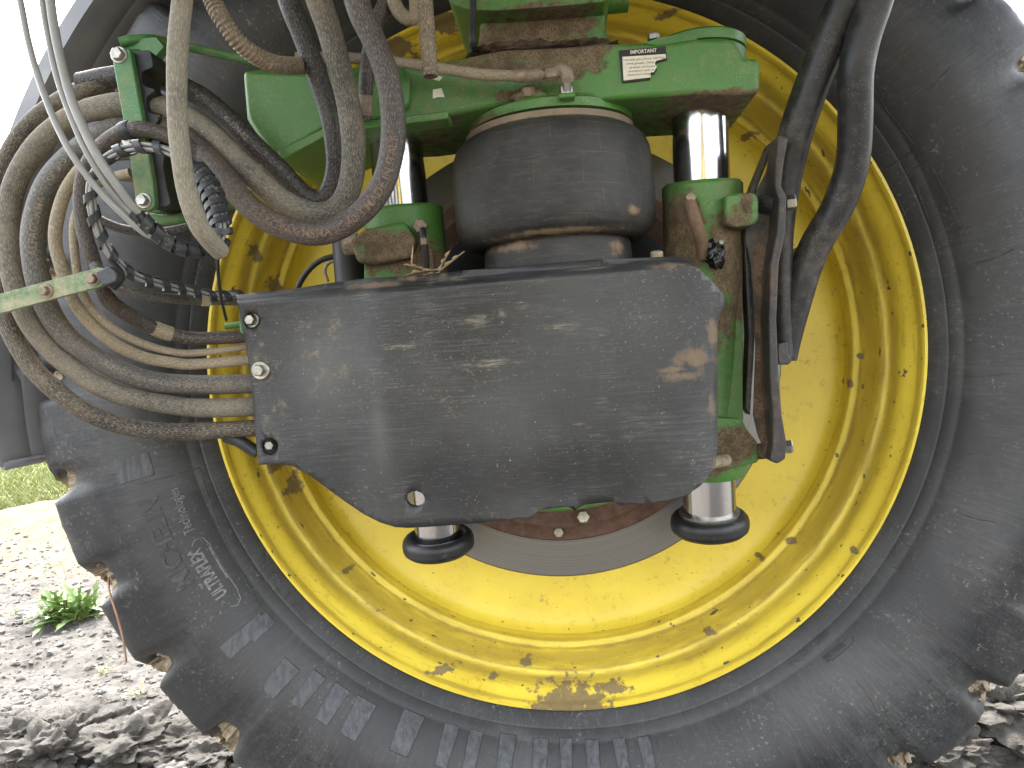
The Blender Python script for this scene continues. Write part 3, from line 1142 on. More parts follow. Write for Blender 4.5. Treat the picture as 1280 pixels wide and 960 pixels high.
# mud packed between the lugs: a ragged crust lying on the tread
bm = bmesh.new()
NM = 2600
MP = [(0.0, 1.276), (0.35, 1.290), (0.6, 1.300), (0.8, 1.308), (0.95, 1.320), (1.0, 1.340), (1.0, 1.362), (0.97, 1.385), (0.9, 1.42), (0.8, 1.46)]
rings = []
for i in range(NM):
    th = 2 * math.pi * i / NM
    u = th / (2 * math.pi) * NL + LUG_PH
    c_, s_ = math.cos(th), math.sin(th)
    fill = 0.910 + 0.024 * noise.noise(Vector((th * 9, 3.0, 1.0))) + 0.010 * noise.noise(Vector((th * 47, 0, 4)))
    over = 0.913 + 0.016 * noise.noise(Vector((th * 60, 1, 2))) + 0.008 * noise.noise(Vector((th * 170, 5, 2)))
    ring = []
    for t, y in MP:
        uu = u - max(0, y - 1.285) * 4.6
        k = lug_mask(uu + 0.04 * math.sin(math.floor(uu) * 2.3))
        ro_ = fill + (over - fill) * smooth(k * 1.3 - 0.2)
        r = 0.84 + (ro_ - 0.84) * t
        q = Vector((WX + r * c_, y, WZ + r * s_))
        n_ = noise.fractal(q * 55, 0.8, 2.1, 4)
        n2_ = noise.noise(q * 150)
        amp = 0.010 if 0 < t else 0.002
        yo = y - 0.014 * k * (t > 0.9) + n_ * amp * 2.4 + n2_ * 0.006
        rr = r + (n_ * 0.016 + n2_ * 0.008) * t
        ring.append(bm.verts.new((WX + rr * c_, yo, WZ + rr * s_)))
    rings.append(ring)
for i in range(NM):
    A, B = rings[i], rings[(i + 1) % NM]
    for k in range(len(MP) - 1):
        bm.faces.new((A[k], B[k], B[k + 1], A[k + 1]))
tag(link('packed_mud', frombm(bm, 'packed_mud'), MUDM, tyre, smooth=70), kind='stuff')

# ------------------------------------------------------------------ wheel: rim and disc
m, nt, b = newmat('yellow_rim')
p = pos(nt)
ctr = v_(nt, 'SUBTRACT', p, (WX, 0, WZ))
sx = N(nt, 'ShaderNodeSeparateXYZ', {0: ctr})
rad = m_(nt, 'SQRT', m_(nt, 'ADD', m_(nt, 'MULTIPLY', sx.outputs[0], sx.outputs[0]), m_(nt, 'MULTIPLY', sx.outputs[2], sx.outputs[2])))
ang = m_(nt, 'ARCTAN2', sx.outputs[2], sx.outputs[0])
pol = N(nt, 'ShaderNodeCombineXYZ', {0: m_(nt, 'MULTIPLY', ang, 0.57), 1: rad, 2: sx.outputs[1]}).outputs[0]
n1 = nz(nt, 6, p, 5, 0.6)
n2 = nz(nt, 1, mapv(nt, pol, (9, 60, 30)), 7, 0.72)
n3 = nz(nt, 70, p, 7, 0.72)
nsp = nz(nt, 1, mapv(nt, pol, (38, 70, 60)), 3, 0.55)
c = mx(nt, ss(nt, n1, 0.35, 0.7), Yc, (0.70, 0.52, 0.05, 1))
# dust collects in the trough of the barrel
band = m_(nt, 'SUBTRACT', 1.0, m_(nt, 'ABSOLUTE', m_(nt, 'MULTIPLY', m_(nt, 'SUBTRACT', rad, 0.556), 38)))
bandm = ss(nt, m_(nt, 'ADD', band, m_(nt, 'MULTIPLY', m_(nt, 'SUBTRACT', n2, 0.5), 2.2)), 0.15, 1.0)
band2 = m_(nt, 'SUBTRACT', 1.0, m_(nt, 'ABSOLUTE', m_(nt, 'MULTIPLY', m_(nt, 'SUBTRACT', rad, 0.579), 90)))
bandm2 = ss(nt, m_(nt, 'ADD', band2, m_(nt, 'MULTIPLY', m_(nt, 'SUBTRACT', n2, 0.5), 2.0)), 0.2, 1.1)
c = mx(nt, m_(nt, 'MULTIPLY', bandm, 0.5), c, srgb(140, 112, 52))
for rr_, wd in ((0.5665, 260), (0.5455, 260), (0.5325, 300), (0.6035, 300)):
    ln_ = m_(nt, 'SUBTRACT', 1.0, m_(nt, 'ABSOLUTE', m_(nt, 'MULTIPLY', m_(nt, 'SUBTRACT', rad, rr_), wd)))
    ln_ = ss(nt, m_(nt, 'ADD', ln_, m_(nt, 'MULTIPLY', m_(nt, 'SUBTRACT', n2, 0.5), 2.6)), 0.1, 0.9)
    c = mx(nt, m_(nt, 'MULTIPLY', ln_, 0.42), c, srgb(124, 98, 50))
stk = ss(nt, nz(nt, 1, mapv(nt, pol, (16, 130, 60)), 6, 0.75), 0.56, 0.70)
c = mx(nt, m_(nt, 'MULTIPLY', m_(nt, 'MULTIPLY', stk, ss(nt, rad, 0.515, 0.53)), 0.45), c, srgb(140, 110, 50))
c = mx(nt, m_(nt, 'MULTIPLY', bandm2, 0.5), c, srgb(128, 104, 58))
# fine scuffs and specks
c = mx(nt, m_(nt, 'MULTIPLY', m_(nt, 'MULTIPLY', ss(nt, n3, 0.54, 0.68), ss(nt, n1, 0.4, 0.6)), 0.55), c, srgb(150, 118, 50))
barrel = ss(nt, rad, 0.515, 0.53)
spk = m_(nt, 'MULTIPLY', ss(nt, nsp, 0.69, 0.705), barrel)
spk2 = ss(nt, nz(nt, 1, mapv(nt, pol, (90, 110, 90)), 2, 0.5), 0.735, 0.745)
c = mx(nt, m_(nt, 'MAXIMUM', spk, m_(nt, 'MULTIPLY', spk2, 0.8)), c, srgb(92, 80, 62))
# mud splashes the photograph shows
k = blobs(nt, p, [(712, 872, 1.35, 55.8, 23.4), (760, 853, 1.36, 30.6, 6.3), (665, 884, 1.33, 25.2, 6.3), (712, 884, 1.33, 27, 8.1), (555, 828, 1.37, 18.7, 4.95), (660, 816, 1.43, 8.8, 4.95), (440, 706, 1.43, 7.7, 4.4), (370, 605, 1.42, 8.8, 16.5), (352, 575, 1.42, 7.7, 14.3), (985, 672, 1.44, 8.8, 5.5), (948, 693, 1.46, 4.4, 3.3),
                 (880, 775, 1.44, 8.8, 3.3), (1048, 674, 1.4, 4.4, 4.4), (470, 740, 1.44, 4.4, 2.75), (345, 360, 1.42, 8.8, 16.5), (330, 320, 1.4, 6.6, 14.3), (1065, 480, 1.42, 2.75, 6.6), (1072, 445, 1.43, 3.3, 4.4), (935, 170, 1.44, 9.9, 4.4), (830, 30, 1.36, 14.3, 4.4), (500, 70, 1.36, 27.5, 11), (560, 40, 1.36, 27.5, 9.9), (620, 826, 1.42, 6.6, 3.3)], 0.35, 60, 1.5)
c = mx(nt, m_(nt, 'MULTIPLY', k, 0.9), c, mx(nt, n3, srgb(140, 120, 88), srgb(86, 72, 54)))
d_ = m_(nt, 'MAXIMUM', m_(nt, 'MAXIMUM', k, spk), m_(nt, 'MULTIPLY', bandm, 0.6))
setb(nt, b, Base_Color=c, Roughness=m_(nt, 'ADD', m_(nt, 'ADD', 0.33, m_(nt, 'MULTIPLY', n3, 0.1)), m_(nt, 'MULTIPLY', d_, 0.4), True))
bump(nt, b, m_(nt, 'ADD', m_(nt, 'MULTIPLY', n3, 0.4), m_(nt, 'MULTIPLY', d_, 0.9)), 0.25, 0.002)
RIM = m
C0 = Vector((WX, 0, WZ))
prof = [(0.600, 1.345), (0.612, 1.330), (0.615, 1.318), (0.613, 1.312), (0.608, 1.311), (0.605, 1.315), (0.603, 1.322), (0.598, 1.330), (0.592, 1.335), (0.586, 1.343), (0.581, 1.355), (0.578, 1.366), (0.572, 1.371), (0.567, 1.372), (0.563, 1.378), (0.560, 1.390),
        (0.555, 1.402), (0.549, 1.412), (0.546, 1.420), (0.542, 1.423), (0.536, 1.424), (0.532, 1.428), (0.530, 1.438), (0.530, 1.62), (0.56, 1.64), (0.61, 1.66), (0.612, 1.64)]
lathe('rim', prof, C0, RIM, wroot2, seg=160, smooth=50, cap=False)
dprof = [(0.531, 1.452), (0.526, 1.462), (0.516, 1.470), (0.49, 1.474), (0.42, 1.482), (0.33, 1.490), (0.22, 1.492), (0.0, 1.492)]
disc = lathe('wheel_disc', dprof, C0, RIM, wroot2, seg=128, smooth=50, cap=False)
# valve fittings seen beside the bent tube
for (px, py, r) in ((996, 319, 9), (986, 332, 9)):
    lathe('valve_fitting', [(0, -0.03), (r * 0.55 * 1.4 / F, -0.03), (r * 1.4 / F, -0.022), (r * 1.4 / F, 0), (r * 1.4 / F * 0.8, 0.06)], P(px, py, 1.42), FITTING, disc, seg=14)

# ------------------------------------------------------------------ wheel copy added unseen behind the camera to darken the chrome reflections
ow = wroot2.copy()
COL.objects.link(ow)
ow.location = (WX, -3.5, wroot2.location.z)
ow.rotation_euler = (0, 0, math.pi)
tag(ow, 'unseen wheel copy added behind the viewpoint to darken chrome reflections', 'wheel')
for ch in list(wroot2.children):
    c_o = ch.copy()
    COL.objects.link(c_o)
    c_o.parent = ow

# ------------------------------------------------------------------ hub and brake
hub = lathe('hub_motor', [(0, 1.16), (0.17, 1.16), (0.19, 1.175), (0.235, 1.20), (0.240, 1.215), (0.240, 1.30), (0.22, 1.32), (0.2, 1.491)], C0, HUBBLK, None, seg=64)
tag(hub, 'black cast wheel hub mostly hidden behind the air spring', 'hub')
m, nt, b = newmat('brake_steel')
p = pos(nt)
ctr = v_(nt, 'SUBTRACT', p, (WX, 0, WZ))
sx = N(nt, 'ShaderNodeSeparateXYZ', {0: ctr})
rad = m_(nt, 'SQRT', m_(nt, 'ADD', m_(nt, 'MULTIPLY', sx.outputs[0], sx.outputs[0]), m_(nt, 'MULTIPLY', sx.outputs[2], sx.outputs[2])))
rv = N(nt, 'ShaderNodeCombineXYZ', {0: rad}).outputs[0]
n = nz(nt, 500, rv, 4, 0.7)
n2 = nz(nt, 14, p, 4, 0.6)
setb(nt, b, Base_Color=mx(nt, ss(nt, n, 0.3, 0.7), srgb(138, 136, 132), srgb(108, 105, 100)), Metallic=0.85, Roughness=m_(nt, 'ADD', 0.34, m_(nt, 'MULTIPLY', n2, 0.15)))
bump(nt, b, n, 0.15, 0.0006)
BRK = m
broot = empty('brake_disc', (WX, 1.28, WZ - 0.365), 'steel brake disc with rusty centre below the black guard', 'brake')
lathe('rotor', [(0.300, 1.272), (0.364, 1.272), (0.366, 1.274), (0.366, 1.290), (0.364, 1.292), (0.300, 1.292)], C0, BRK, broot, seg=128, cap=False)
lathe('carrier', [(0.20, 1.235), (0.272, 1.235), (0.276, 1.238), (0.278, 1.250), (0.286, 1.254), (0.299, 1.256), (0.302, 1.260), (0.302, 1.285), (0.26, 1.30)], C0, RUST, broot, seg=96, cap=False)
for k in range(8):
    a = R(-93 + 45 * k)
    hexbolt('bolt', (WX + 0.285 * math.cos(a), 1.254, WZ + 0.285 * math.sin(a)), (0, -1, 0), 0.009, 0.010, STEEL, broot)

# ------------------------------------------------------------------ suspension arm
aroot = empty('axle_casting', P(700, 125, 1.1), 'green cast suspension arm with mud and a torn warning label', 'suspension arm')
arm_poly = [(302, 87), (345, 82), (420, 84), (500, 80), (560, 75), (627, 61), (700, 58), (755, 53), (808, 53), (826, 54), (868, 47), (918, 47), (926, 60), (932, 71), (951, 72), (951, 115), (932, 117), (868, 117), (790, 122), (748, 126), (735, 121), (650, 126), (560, 144), (520, 150), (477, 152), (430, 163), (400, 176), (352, 199), (338, 195), (307, 148)]
prism('casting', arm_poly, 1.005, lambda x, y: 1.20, GARM, aroot, 0.010, 4)
# raised left flange plate, rib below it
prism('side_plate', rnd([(303, 88), (410, 92), (500, 80), (512, 92), (512, 128), (500, 140), (478, 148), (410, 158), (352, 192), (340, 193), (309, 147)], 10), 0.992, 1.02, GREEN, aroot, 0.006, 4)
prism('rib', rnd([(346, 188), (404, 160), (478, 148), (560, 138), (560, 148), (480, 158), (407, 170), (352, 200)], 3), 0.980, 1.02, GREEN, aroot, 0.005, 3)
# air spring seat lip
lathe('spring_seat', [(0, 0.014), (0.111, 0.014), (0.115, 0.011), (0.115, 0.0), (0.1, -0.002)], Vector((P(686, 133, 1.10).x, 1.10, P(690, 132, 0.985).z)), GARM, aroot, axis=(0, 0, 1), seg=64)
# boss over the right strut
bc = Vector((P(872, 82, 1.11).x, 1.11, P(872, 84, 1.045).z))
k = 1.045 / F
lathe('boss', [(0.062, -36 * k), (0.066, -30 * k), (0.066, 30 * k), (0.060, 36 * k)], bc, GARM, aroot, axis=(0, 0, 1), seg=40)
capo = lathe('boss_cap', [(0.066, 0), (0.067, 0.004), (0.067, 0.012), (0.062, 0.016), (0.0, 0.016)], bc + Vector((0, 0, 36 * k - 0.002)), GREEN, aroot, axis=(0, 0, 1), seg=40)
prism('cap_ear', rnd([(803, 54), (826, 46), (870, 41), (872, 54), (826, 57)], 3), 1.02, 1.10, GREEN, aroot, 0.003)
hexbolt('bolt', P(817, 50, 1.055), (0, 0, 1), 0.008, 0.008, STEEL, aroot)
lathe('grease_nut', [(0.022, 0), (0.022, 0.005), (0.013, 0.005), (0.013, 0.010), (0, 0.012)], bc + Vector((0.004, 0, 36 * k + 0.013)), RUST, aroot, axis=(0, 0, 1), seg=12)
# pillar rising to the underbody
pil = prism('pillar', [(600, 10), (757, -8), (757, 30), (764, 57), (700, 64), (640, 70), (594, 72), (598, 40)], 1.06, 1.19, GPIL, aroot, 0.012, 4)
prism('pillar_head', rnd([(545, -60), (770, -60), (762, -6), (756, 2), (690, 8), (620, 13), (585, 12), (562, 4)], 6), 1.02, 1.22, GPIL, aroot, 0.010, 4)
box('pillar_mount', (P(560, -40, 1.1).x, 1.03, P(600, -55, 1.1).z), (P(770, -40, 1.1).x, 1.21, zb + 0.13), GPIL, aroot)
lathe('mount_pin', [(0.02, -0.02), (0.02, 0.02)], P(766, -2, 1.1), GPIL, aroot, axis=(1, 0, 0), seg=16)
# mud clumps where pillar meets arm
for (px, py, rx, ry, s_) in [(648, 72, 52, 10, 1), (720, 66, 44, 9, 2), (610, 74, 24, 7, 3), (670, 68, 50, 12, 4)]:
    kk = 1.03 / F
    link('caked_mud', lump_mesh('caked_mud', P(px, py, 1.05), rx * kk, 0.035, ry * kk, s_ + 80, 4, 0.5, 2.2), mat_plain('caked_mud%d' % s_, srgb(96, 78, 62), 0.95, 0, 0.4, 120, 0.8), aroot, smooth=70)
# label
lab = prism('warning_label', [(774, 63), (832, 58), (834, 74), (821, 78), (819, 83), (821, 87), (818, 92), (813, 92), (813, 99), (778, 103)], 1.0015, 1.006, LABELB, aroot, 0)
prism('label_face', [(778, 71), (832, 67.5), (832.5, 72.5), (820, 76), (818.5, 80), (821, 83), (817.5, 90), (813, 90.5), (813.5, 96.5), (779.5, 100.5)], 1.0008, 1.003, LABELW, lab, 0)


def flat_text(body, a, b_, hpx, Y, mat, parent, bold=0.0, name='lettering'):
    """Printed words from pixel a to pixel b_ (baseline) on the plane y=Y."""
    me = text_mesh(body, 1.0, 0.0, bold)
    x0, x1, y0, y1 = tbounds(me)
    A, B = P(a[0], a[1], Y), P(b_[0], b_[1], Y)
    ex = (B - A)
    ez = Vector((-ex.z, 0, ex.x)).normalized() * (hpx * Y / F / 0.70)
    for v in me.vertices:
        v.co = A + ex * ((v.co.x - x0) / (x1 - x0)) + ez * v.co.y
    return link(name, me, mat, parent, smooth=None)


flat_text('IMPORTANT', (788, 67.6), (821, 64.8), 4.4, 0.9998, LABELW, lab, 0.02)
for i, (t, x0_, x1_) in enumerate([('Use only John Deere HD Poly', 779.5, 831), ('Urea grease. Other', 783, 819), ('greases can cause', 787, 819), ('premature wear of', 786, 818), ('suspension comp', 784, 813)]):
    yb = 76.2 + i * 4.65
    flat_text(t, (x0_, yb), (x1_, yb - (x1_ - x0_) * 0.065), 2.4, 1.0002, INK, lab)
for (poly) in ([(541, 112), (552, 110), (556, 122), (549, 121), (541, 123)], [(541, 99), (546, 94), (553, 96), (549, 101)]):
    prism('label_scrap', poly, 1.003, 1.006, LABELW, aroot, 0)

# ------------------------------------------------------------------ air spring
sroot = empty('air_spring', P(695, 332, 1.1), 'black rubber air spring bellows between the green arm and guard', 'air spring')
m, nt, b = newmat('bellows_rubber')
p = pos(nt)
uv = uvs(nt)
n1 = nz(nt, 12, p, 6, 0.6)
n2 = nz(nt, 1, mapv(nt, p, (40, 40, 220)), 6, 0.7)
n3 = nz(nt, 160, p, 5, 0.7)
br = N(nt, 'ShaderNodeTexBrick', {'Vector': v_(nt, 'ADD', mapv(nt, uv, (1, 1, 1)), mapv(nt, N(nt, 'ShaderNodeTexNoise', {'Vector': p, 'Scale': 14.0}).outputs[1], (0.02, 0.012, 0))), 'Scale': 1.0, 'Mortar Size': 0.0005, 'Mortar Smooth': 0.6, 'Brick Width': 0.062, 'Row Height': 0.038}, offset=0.41)
line = m_(nt, 'MULTIPLY', br.outputs['Fac'], ss(nt, n1, 0.38, 0.62))
c = mx(nt, ss(nt, n1, 0.3, 0.7), srgb(38, 37, 35), srgb(62, 60, 56))
c = mx(nt, m_(nt, 'MULTIPLY', ss(nt, n2, 0.45, 0.78), 0.36), c, srgb(110, 100, 86))
c = mx(nt, m_(nt, 'MULTIPLY', ss(nt, n3, 0.62, 0.75), 0.4), c, srgb(128, 116, 96))
c = mx(nt, m_(nt, 'MULTIPLY', line, 0.42), c, srgb(132, 118, 94))
k = blobs(nt, p, [(793, 259, 0.99, 11, 8), (640, 305, 0.99, 46, 9), (775, 305, 0.99, 12, 16), (700, 290, 0.99, 100, 4)], 0.9, 70, 1.1)
c = mx(nt, m_(nt, 'MULTIPLY', k, 0.6), c, srgb(166, 140, 106))
setb(nt, b, Base_Color=c, Roughness=m_(nt, 'ADD', 0.5, m_(nt, 'MULTIPLY', n2, 0.25), True))
bump(nt, b, m_(nt, 'SUBTRACT', m_(nt, 'MULTIPLY', n3, 0.4), m_(nt, 'MULTIPLY', br.outputs['Fac'], 0.4)), 0.5, 0.0012)
BEL = m


def lathe_uv(name, prof, C, mat, parent, seg=72):
    bm = bmesh.new()
    uvl = bm.loops.layers.uv.new('UVMap')
    rm = max(r for r, z in prof)
    rings, S = [], [0]
    for (a, b_) in zip(prof, prof[1:]):
        S.append(S[-1] + math.hypot(a[0] - b_[0], a[1] - b_[1]))
    for r, z in prof:
        rings.append([bm.verts.new(Vector(C) + Vector((r * math.cos(2 * math.pi * k / seg), r * math.sin(2 * math.pi * k / seg), z))) for k in range(seg)])
    for i in range(len(rings) - 1):
        for k in range(seg):
            k2 = (k + 1) % seg
            f = bm.faces.new((rings[i][k], rings[i][k2], rings[i + 1][k2], rings[i + 1][k]))
            c = 2 * math.pi * rm / seg
            for lp, (a, b_) in zip(f.loops, ((k * c, S[i]), ((k + 1) * c, S[i]), ((k + 1) * c, S[i + 1]), (k * c, S[i + 1]))):
                lp[uvl].uv = (a, b_)
    return link(name, frombm(bm, name), mat, parent, smooth=60)


kz = 1.10 / F
AC = P(690, 218, 1.10)
zf = lambda py, Y: P(690, py, Y).z - AC.z
zt, zb_ = zf(146, 0.985), zf(296, 1.005)
zh = zt - zb_
bp = [(96, -0.01), (104, 0.0), (112, 0.03), (118, 0.08), (121.5, 0.15), (123.5, 0.27), (124.5, 0.45), (125, 0.6), (124.5, 0.74), (122.5, 0.84), (118, 0.92), (110, 0.975), (101, 1.0), (92, 1.0)]
bp = [(r * kz * 0.99, zt - t * zh) for r, t in bp]
fine = []
for a, b_ in zip(bp, bp[1:]):
    for q in range(3):
        fine.append((a[0] + (b_[0] - a[0]) * q / 3, a[1] + (b_[1] - a[1]) * q / 3))
fine.append(bp[-1])
lathe_uv('bellows', fine, AC, BEL, sroot)
TOPP = mat_paint('dusty_plate', srgb(132, 118, 98), 0.4, 0.7)
lathe('top_plate', [(0, 0), (100 * kz, 0), (103 * kz, 2 * kz), (103 * kz, 9 * kz), (96 * kz, 11 * kz)], AC + Vector((0, 0, zt - 0.001)), TOPP, sroot, axis=(0, 0, 1), seg=64)
lathe_uv('piston', [(88 * kz, 0), (90 * kz, -10 * kz), (92 * kz, -40 * kz), (96 * kz, -52 * kz), (100 * kz, -70 * kz), (100 * kz, -90 * kz), (40 * kz, -90 * kz)], AC + Vector((0, 0, zb_ + 0.006)), BEL, sroot)

# ------------------------------------------------------------------ struts
def rod(name, a, b_, rpx, mat, parent, seg=40):
    A, B = P(*a), P(*b_)
    r = rpx * (a[2] + b_[2]) / 2 / F
    L = (B - A).length
    return link(name, lathe_mesh(name, [(r, 0), (r, L)], A, (B - A), seg), mat, parent, smooth=30)


def bumper(name, c, r, h, axis, parent):
    prof = [(0.50, 0.10), (0.70, 0.14), (0.74, 0.24), (0.80, 0.30), (0.90, 0.28), (0.97, 0.18), (1.0, 0.02), (0.985, -0.06), (0.995, -0.10), (0.97, -0.20), (0.86, -0.32), (0.66, -0.42), (0.40, -0.50), (0, -0.52)]
    return lathe(name, [(a * r, z * h * 0.84) for a, z in prof], c, BLACKRUB, parent, axis=axis, seg=48, smooth=50)


# right strut
rroot = empty('suspension_strut', P(888, 675, 1.17), 'right suspension strut: chrome rod, muddy green housing, rubber bump stop', 'strut')
rod('upper_rod', (873, 80, 1.10), (880, 340, 1.125), 33.5, CHROME, rroot)
rod('wiper_collar', (874.5, 124, 1.10), (874.7, 130, 1.10), 35, RUST, rroot)
ht, hb = P(877.5, 229, 1.115), P(886, 592, 1.155)
ax = (hb - ht).normalized()
L = (hb - ht).length
lathe('housing', [(0.036, -0.001), (0.052, 0), (0.056, 0.005), (0.056, 0.10), (0.054, 0.14), (0.050, 0.18), (0.050, L - 0.08), (0.056, L - 0.05), (0.058, L - 0.012), (0.052, L), (0.034, L)], ht, GST_R, rroot, axis=ax, seg=48)
prism('bracket_lug', rnd([(906, 243), (930, 240), (944, 240), (949, 247), (949, 274), (943, 281), (920, 284), (906, 280)], 5), 1.045, 1.13, GST_R, rroot, 0.005)
lathe('lug_pad', [(0.009, -0.003), (0.009, 0.002), (0.007, 0.003), (0, 0.003)], P(938, 258, 1.045), GST_R, rroot, axis=(0, -1, 0), seg=20)
prism('foot', rnd([(886, 520), (928, 524), (936, 540), (947, 552), (949, 578), (930, 583), (884, 592), (868, 590)], 5), 1.085, 1.19, GST_R, rroot, 0.008, 4)
prism('web', rnd([(900, 290), (928, 284), (929, 528), (900, 520)], 4), 1.10, 1.17, GST_R, rroot, 0.006, 4)
hz1 = hose('grease_line', [(862, 253, 1.05), (866, 266, 1.04), (872, 285, 1.045), (878, 305, 1.06), (880, 322, 1.07)], 15, mat_plain('muddy_line', srgb(128, 104, 80), 0.9, 0, 0.3, 90, 0.5), None, parent=rroot)
hexbolt('grease_fitting', P(861, 252, 1.062), (0, -1, 0.1), 0.008, 0.02, FITTING, rroot)
link('grease_clump', lump_mesh('grease_clump', P(893, 318, 1.06), 0.012, 0.012, 0.018, 3, 4, 0.5, 1.6), mat_plain('grease', (0.012, 0.011, 0.01, 1), 0.25, 0, 0.4, 80, 0.6), rroot, smooth=70)
hexbolt('grease_fitting', P(897, 308, 1.052), (0.2, -1, 0.3), 0.004, 0.014, STEEL, rroot)
hose('hydraulic_stub', [(908, 575, 1.08), (897, 577, 1.065), (880, 580, 1.06)], 15, MUDM, None, parent=rroot)
rod('lower_rod', (884, 560, 1.15), (888, 655, 1.165), 32, CHROME, rroot)
ax2 = (P(884, 560, 1.15) - P(888, 655, 1.165)).normalized()
bumper('bump_stop', P(887, 653, 1.163), 48 * 1.163 / F, 48 * 1.163 / F, ax2, rroot)
rod('stop_washer', (886.5, 638, 1.16), (886.7, 643, 1.161), 37, STEEL, rroot)
# left strut
lroot = empty('suspension_strut', P(548, 700, 1.19), 'left suspension strut: chrome rod partly behind hoses, green housing, rubber bump stop', 'strut')
rod('upper_rod', (489, 130, 1.10), (512, 340, 1.125), 33, CHROME, lroot)
rod('wiper_collar', (493, 160, 1.10), (493.6, 165, 1.10), 34.5, RUST, lroot)
ht, hb = P(503, 259, 1.115), P(535, 560, 1.155)
lathe('housing', [(0.036, -0.001), (0.054, 0), (0.058, 0.004), (0.058, 0.10), (0.056, 0.2), (0.05, 0.34)], ht, GST_L, lroot, axis=(hb - ht), seg=48)
prism('housing_lug', rnd([(436, 300), (456, 285), (505, 276), (520, 300), (512, 322), (470, 330), (446, 328)], 6), 1.045, 1.13, GST_L, lroot, 0.007, 4)
prism('clevis', rnd([(455, 318), (540, 310), (545, 360), (455, 360)], 3), 1.07, 1.14, GST_L, lroot, 0.004)
rod('lug_boss', (430, 306, 1.085), (448, 304, 1.085), 13, MUDM, lroot)
hexbolt('grease_fitting', P(527, 284, 1.055), (0, -1, 0), 0.010, 0.012, FITTING, lroot)
hose('grease_line', [(528, 286, 1.045), (530, 300, 1.04), (532, 318, 1.045), (533, 338, 1.05)], 8, BLACKPL, None, parent=lroot)
rod('line_collar', (530, 298, 1.04), (530.6, 306, 1.04), 4.6, FITTING, lroot)
rod('lower_rod', (541, 600, 1.16), (548, 672, 1.175), 29, CHROME, lroot)
ax3 = (P(536, 560, 1.155) - P(548, 672, 1.175)).normalized()
bumper('bump_stop', P(548, 678, 1.175), 46 * 1.175 / F, 46 * 1.175 / F, (ax3 + Vector((-0.02, 0, 0))).normalized(), lroot)
# dark parts behind, left of the left strut
cyl = empty('brake_cylinder', P(437, 350, 1.17), 'black cylinder with small pipes behind the guard, left of the strut', 'cylinder')
rod('body', (437, 300, 1.17), (443, 380, 1.17), 22, HUBBLK, cyl)
hose('pipe', [(420, 320, 1.17), (400, 326, 1.17), (384, 340, 1.17), (372, 360, 1.17), (368, 380, 1.17)], 7, BLACKPL, None, parent=cyl)
hose('pipe', [(424, 326, 1.16), (412, 328, 1.16), (406, 338, 1.16), (410, 352, 1.16)], 4, H_BEIGE, None, parent=cyl)

# ------------------------------------------------------------------ guard plate
gout = [(295, 369), (318, 366), (367, 361), (410, 354), (455, 348), (525, 344), (580, 338), (640, 333), (700, 328), (749, 324), (800, 322), (842, 320.5), (855, 322), (864, 328), (880, 342), (896, 358), (904, 368), (906, 378), (904, 390), (898, 395), (897, 399), (897, 470), (897, 560), (895, 580), (889, 593), (877, 606), (862, 617), (845, 626), (810, 629), (775, 631), (766, 627), (720, 632), (672, 638), (666, 648), (630, 650), (595, 654), (545, 658), (510, 660), (494, 659), (475, 653), (455, 643), (430, 626), (407, 609), (385, 593), (367, 583), (350, 580), (323, 581), (318, 530), (313, 466), (304, 415)]
holes = [(314.5, 401, 11, 11), (337, 558, 11, 11), (519, 624, 12, 10)]


def gY(px, py):
    y = 0.962 + (py - 480) / 480 * 0.035
    y += 0.016 * smooth((492 - px) / 200) + 0.010 * smooth((476 - px) / 34)
    y += 0.022 * smooth((px - 846) / 60) ** 2
    top = 369 + (px - 295) * (322 - 369) / (842 - 295)
    y += 0.020 * smooth((top + 16 - py) / 16) ** 2
    y += 0.0045 * math.sin(px * 0.021 + 1) * math.sin(py * 0.017)
    return y


bm = bmesh.new()


def loop2d(pts):
    vs = [bm.verts.new((x, -y, 0)) for x, y in pts]
    return [bm.edges.new((vs[i], vs[(i + 1) % len(vs)])) for i in range(len(vs))]


eds = loop2d(gout)
for hx, hy, rx, ry in holes:
    eds += loop2d([(hx + rx * math.cos(2 * math.pi * k / 20), hy + ry * math.sin(2 * math.pi * k / 20)) for k in range(20)])
bmesh.ops.triangle_fill(bm, edges=eds, use_beauty=True)
for x in range(300, 905, 12):
    bmesh.ops.bisect_plane(bm, geom=bm.verts[:] + bm.edges[:] + bm.faces[:], plane_co=(x, 0, 0), plane_no=(1, 0, 0))
for y in range(324, 660, 14):
    bmesh.ops.bisect_plane(bm, geom=bm.verts[:] + bm.edges[:] + bm.faces[:], plane_co=(0, -y, 0), plane_no=(0, 1, 0))
for off in (2, 4, 6, 8, 10, 12, 14, 16):
    bmesh.ops.bisect_plane(bm, geom=bm.verts[:] + bm.edges[:] + bm.faces[:], plane_co=(295, -369 - off, 0), plane_no=(-0.0859, 1, 0))
for v in bm.verts:
    px, py = v.co.x, -v.co.y
    v.co = P(px, py, gY(px, py))
bm.normal_update()
if sum(f.normal.y * f.calc_area() for f in bm.faces) > 0:
    bmesh.ops.reverse_faces(bm, faces=bm.faces)
me = bpy.data.meshes.new('plate')
bm.to_mesh(me)
bm.free()
m, nt, b = newmat('guard_plastic')
p = pos(nt)
st = nz(nt, 1, mapv(nt, p, (16, 16, 420), (0, R(-4), 0)), 7, 0.72)
st2 = nz(nt, 1, mapv(nt, p, (34, 34, 900), (0, R(-5), 0)), 5, 0.7)
stv = nz(nt, 1, mapv(nt, p, (260, 260, 14), (0, R(3), 0)), 6, 0.7)
n1 = nz(nt, 5, p, 5, 0.6)
n2 = nz(nt, 45, p, 8, 0.75)
nf = nz(nt, 320, p, 4, 0.7)
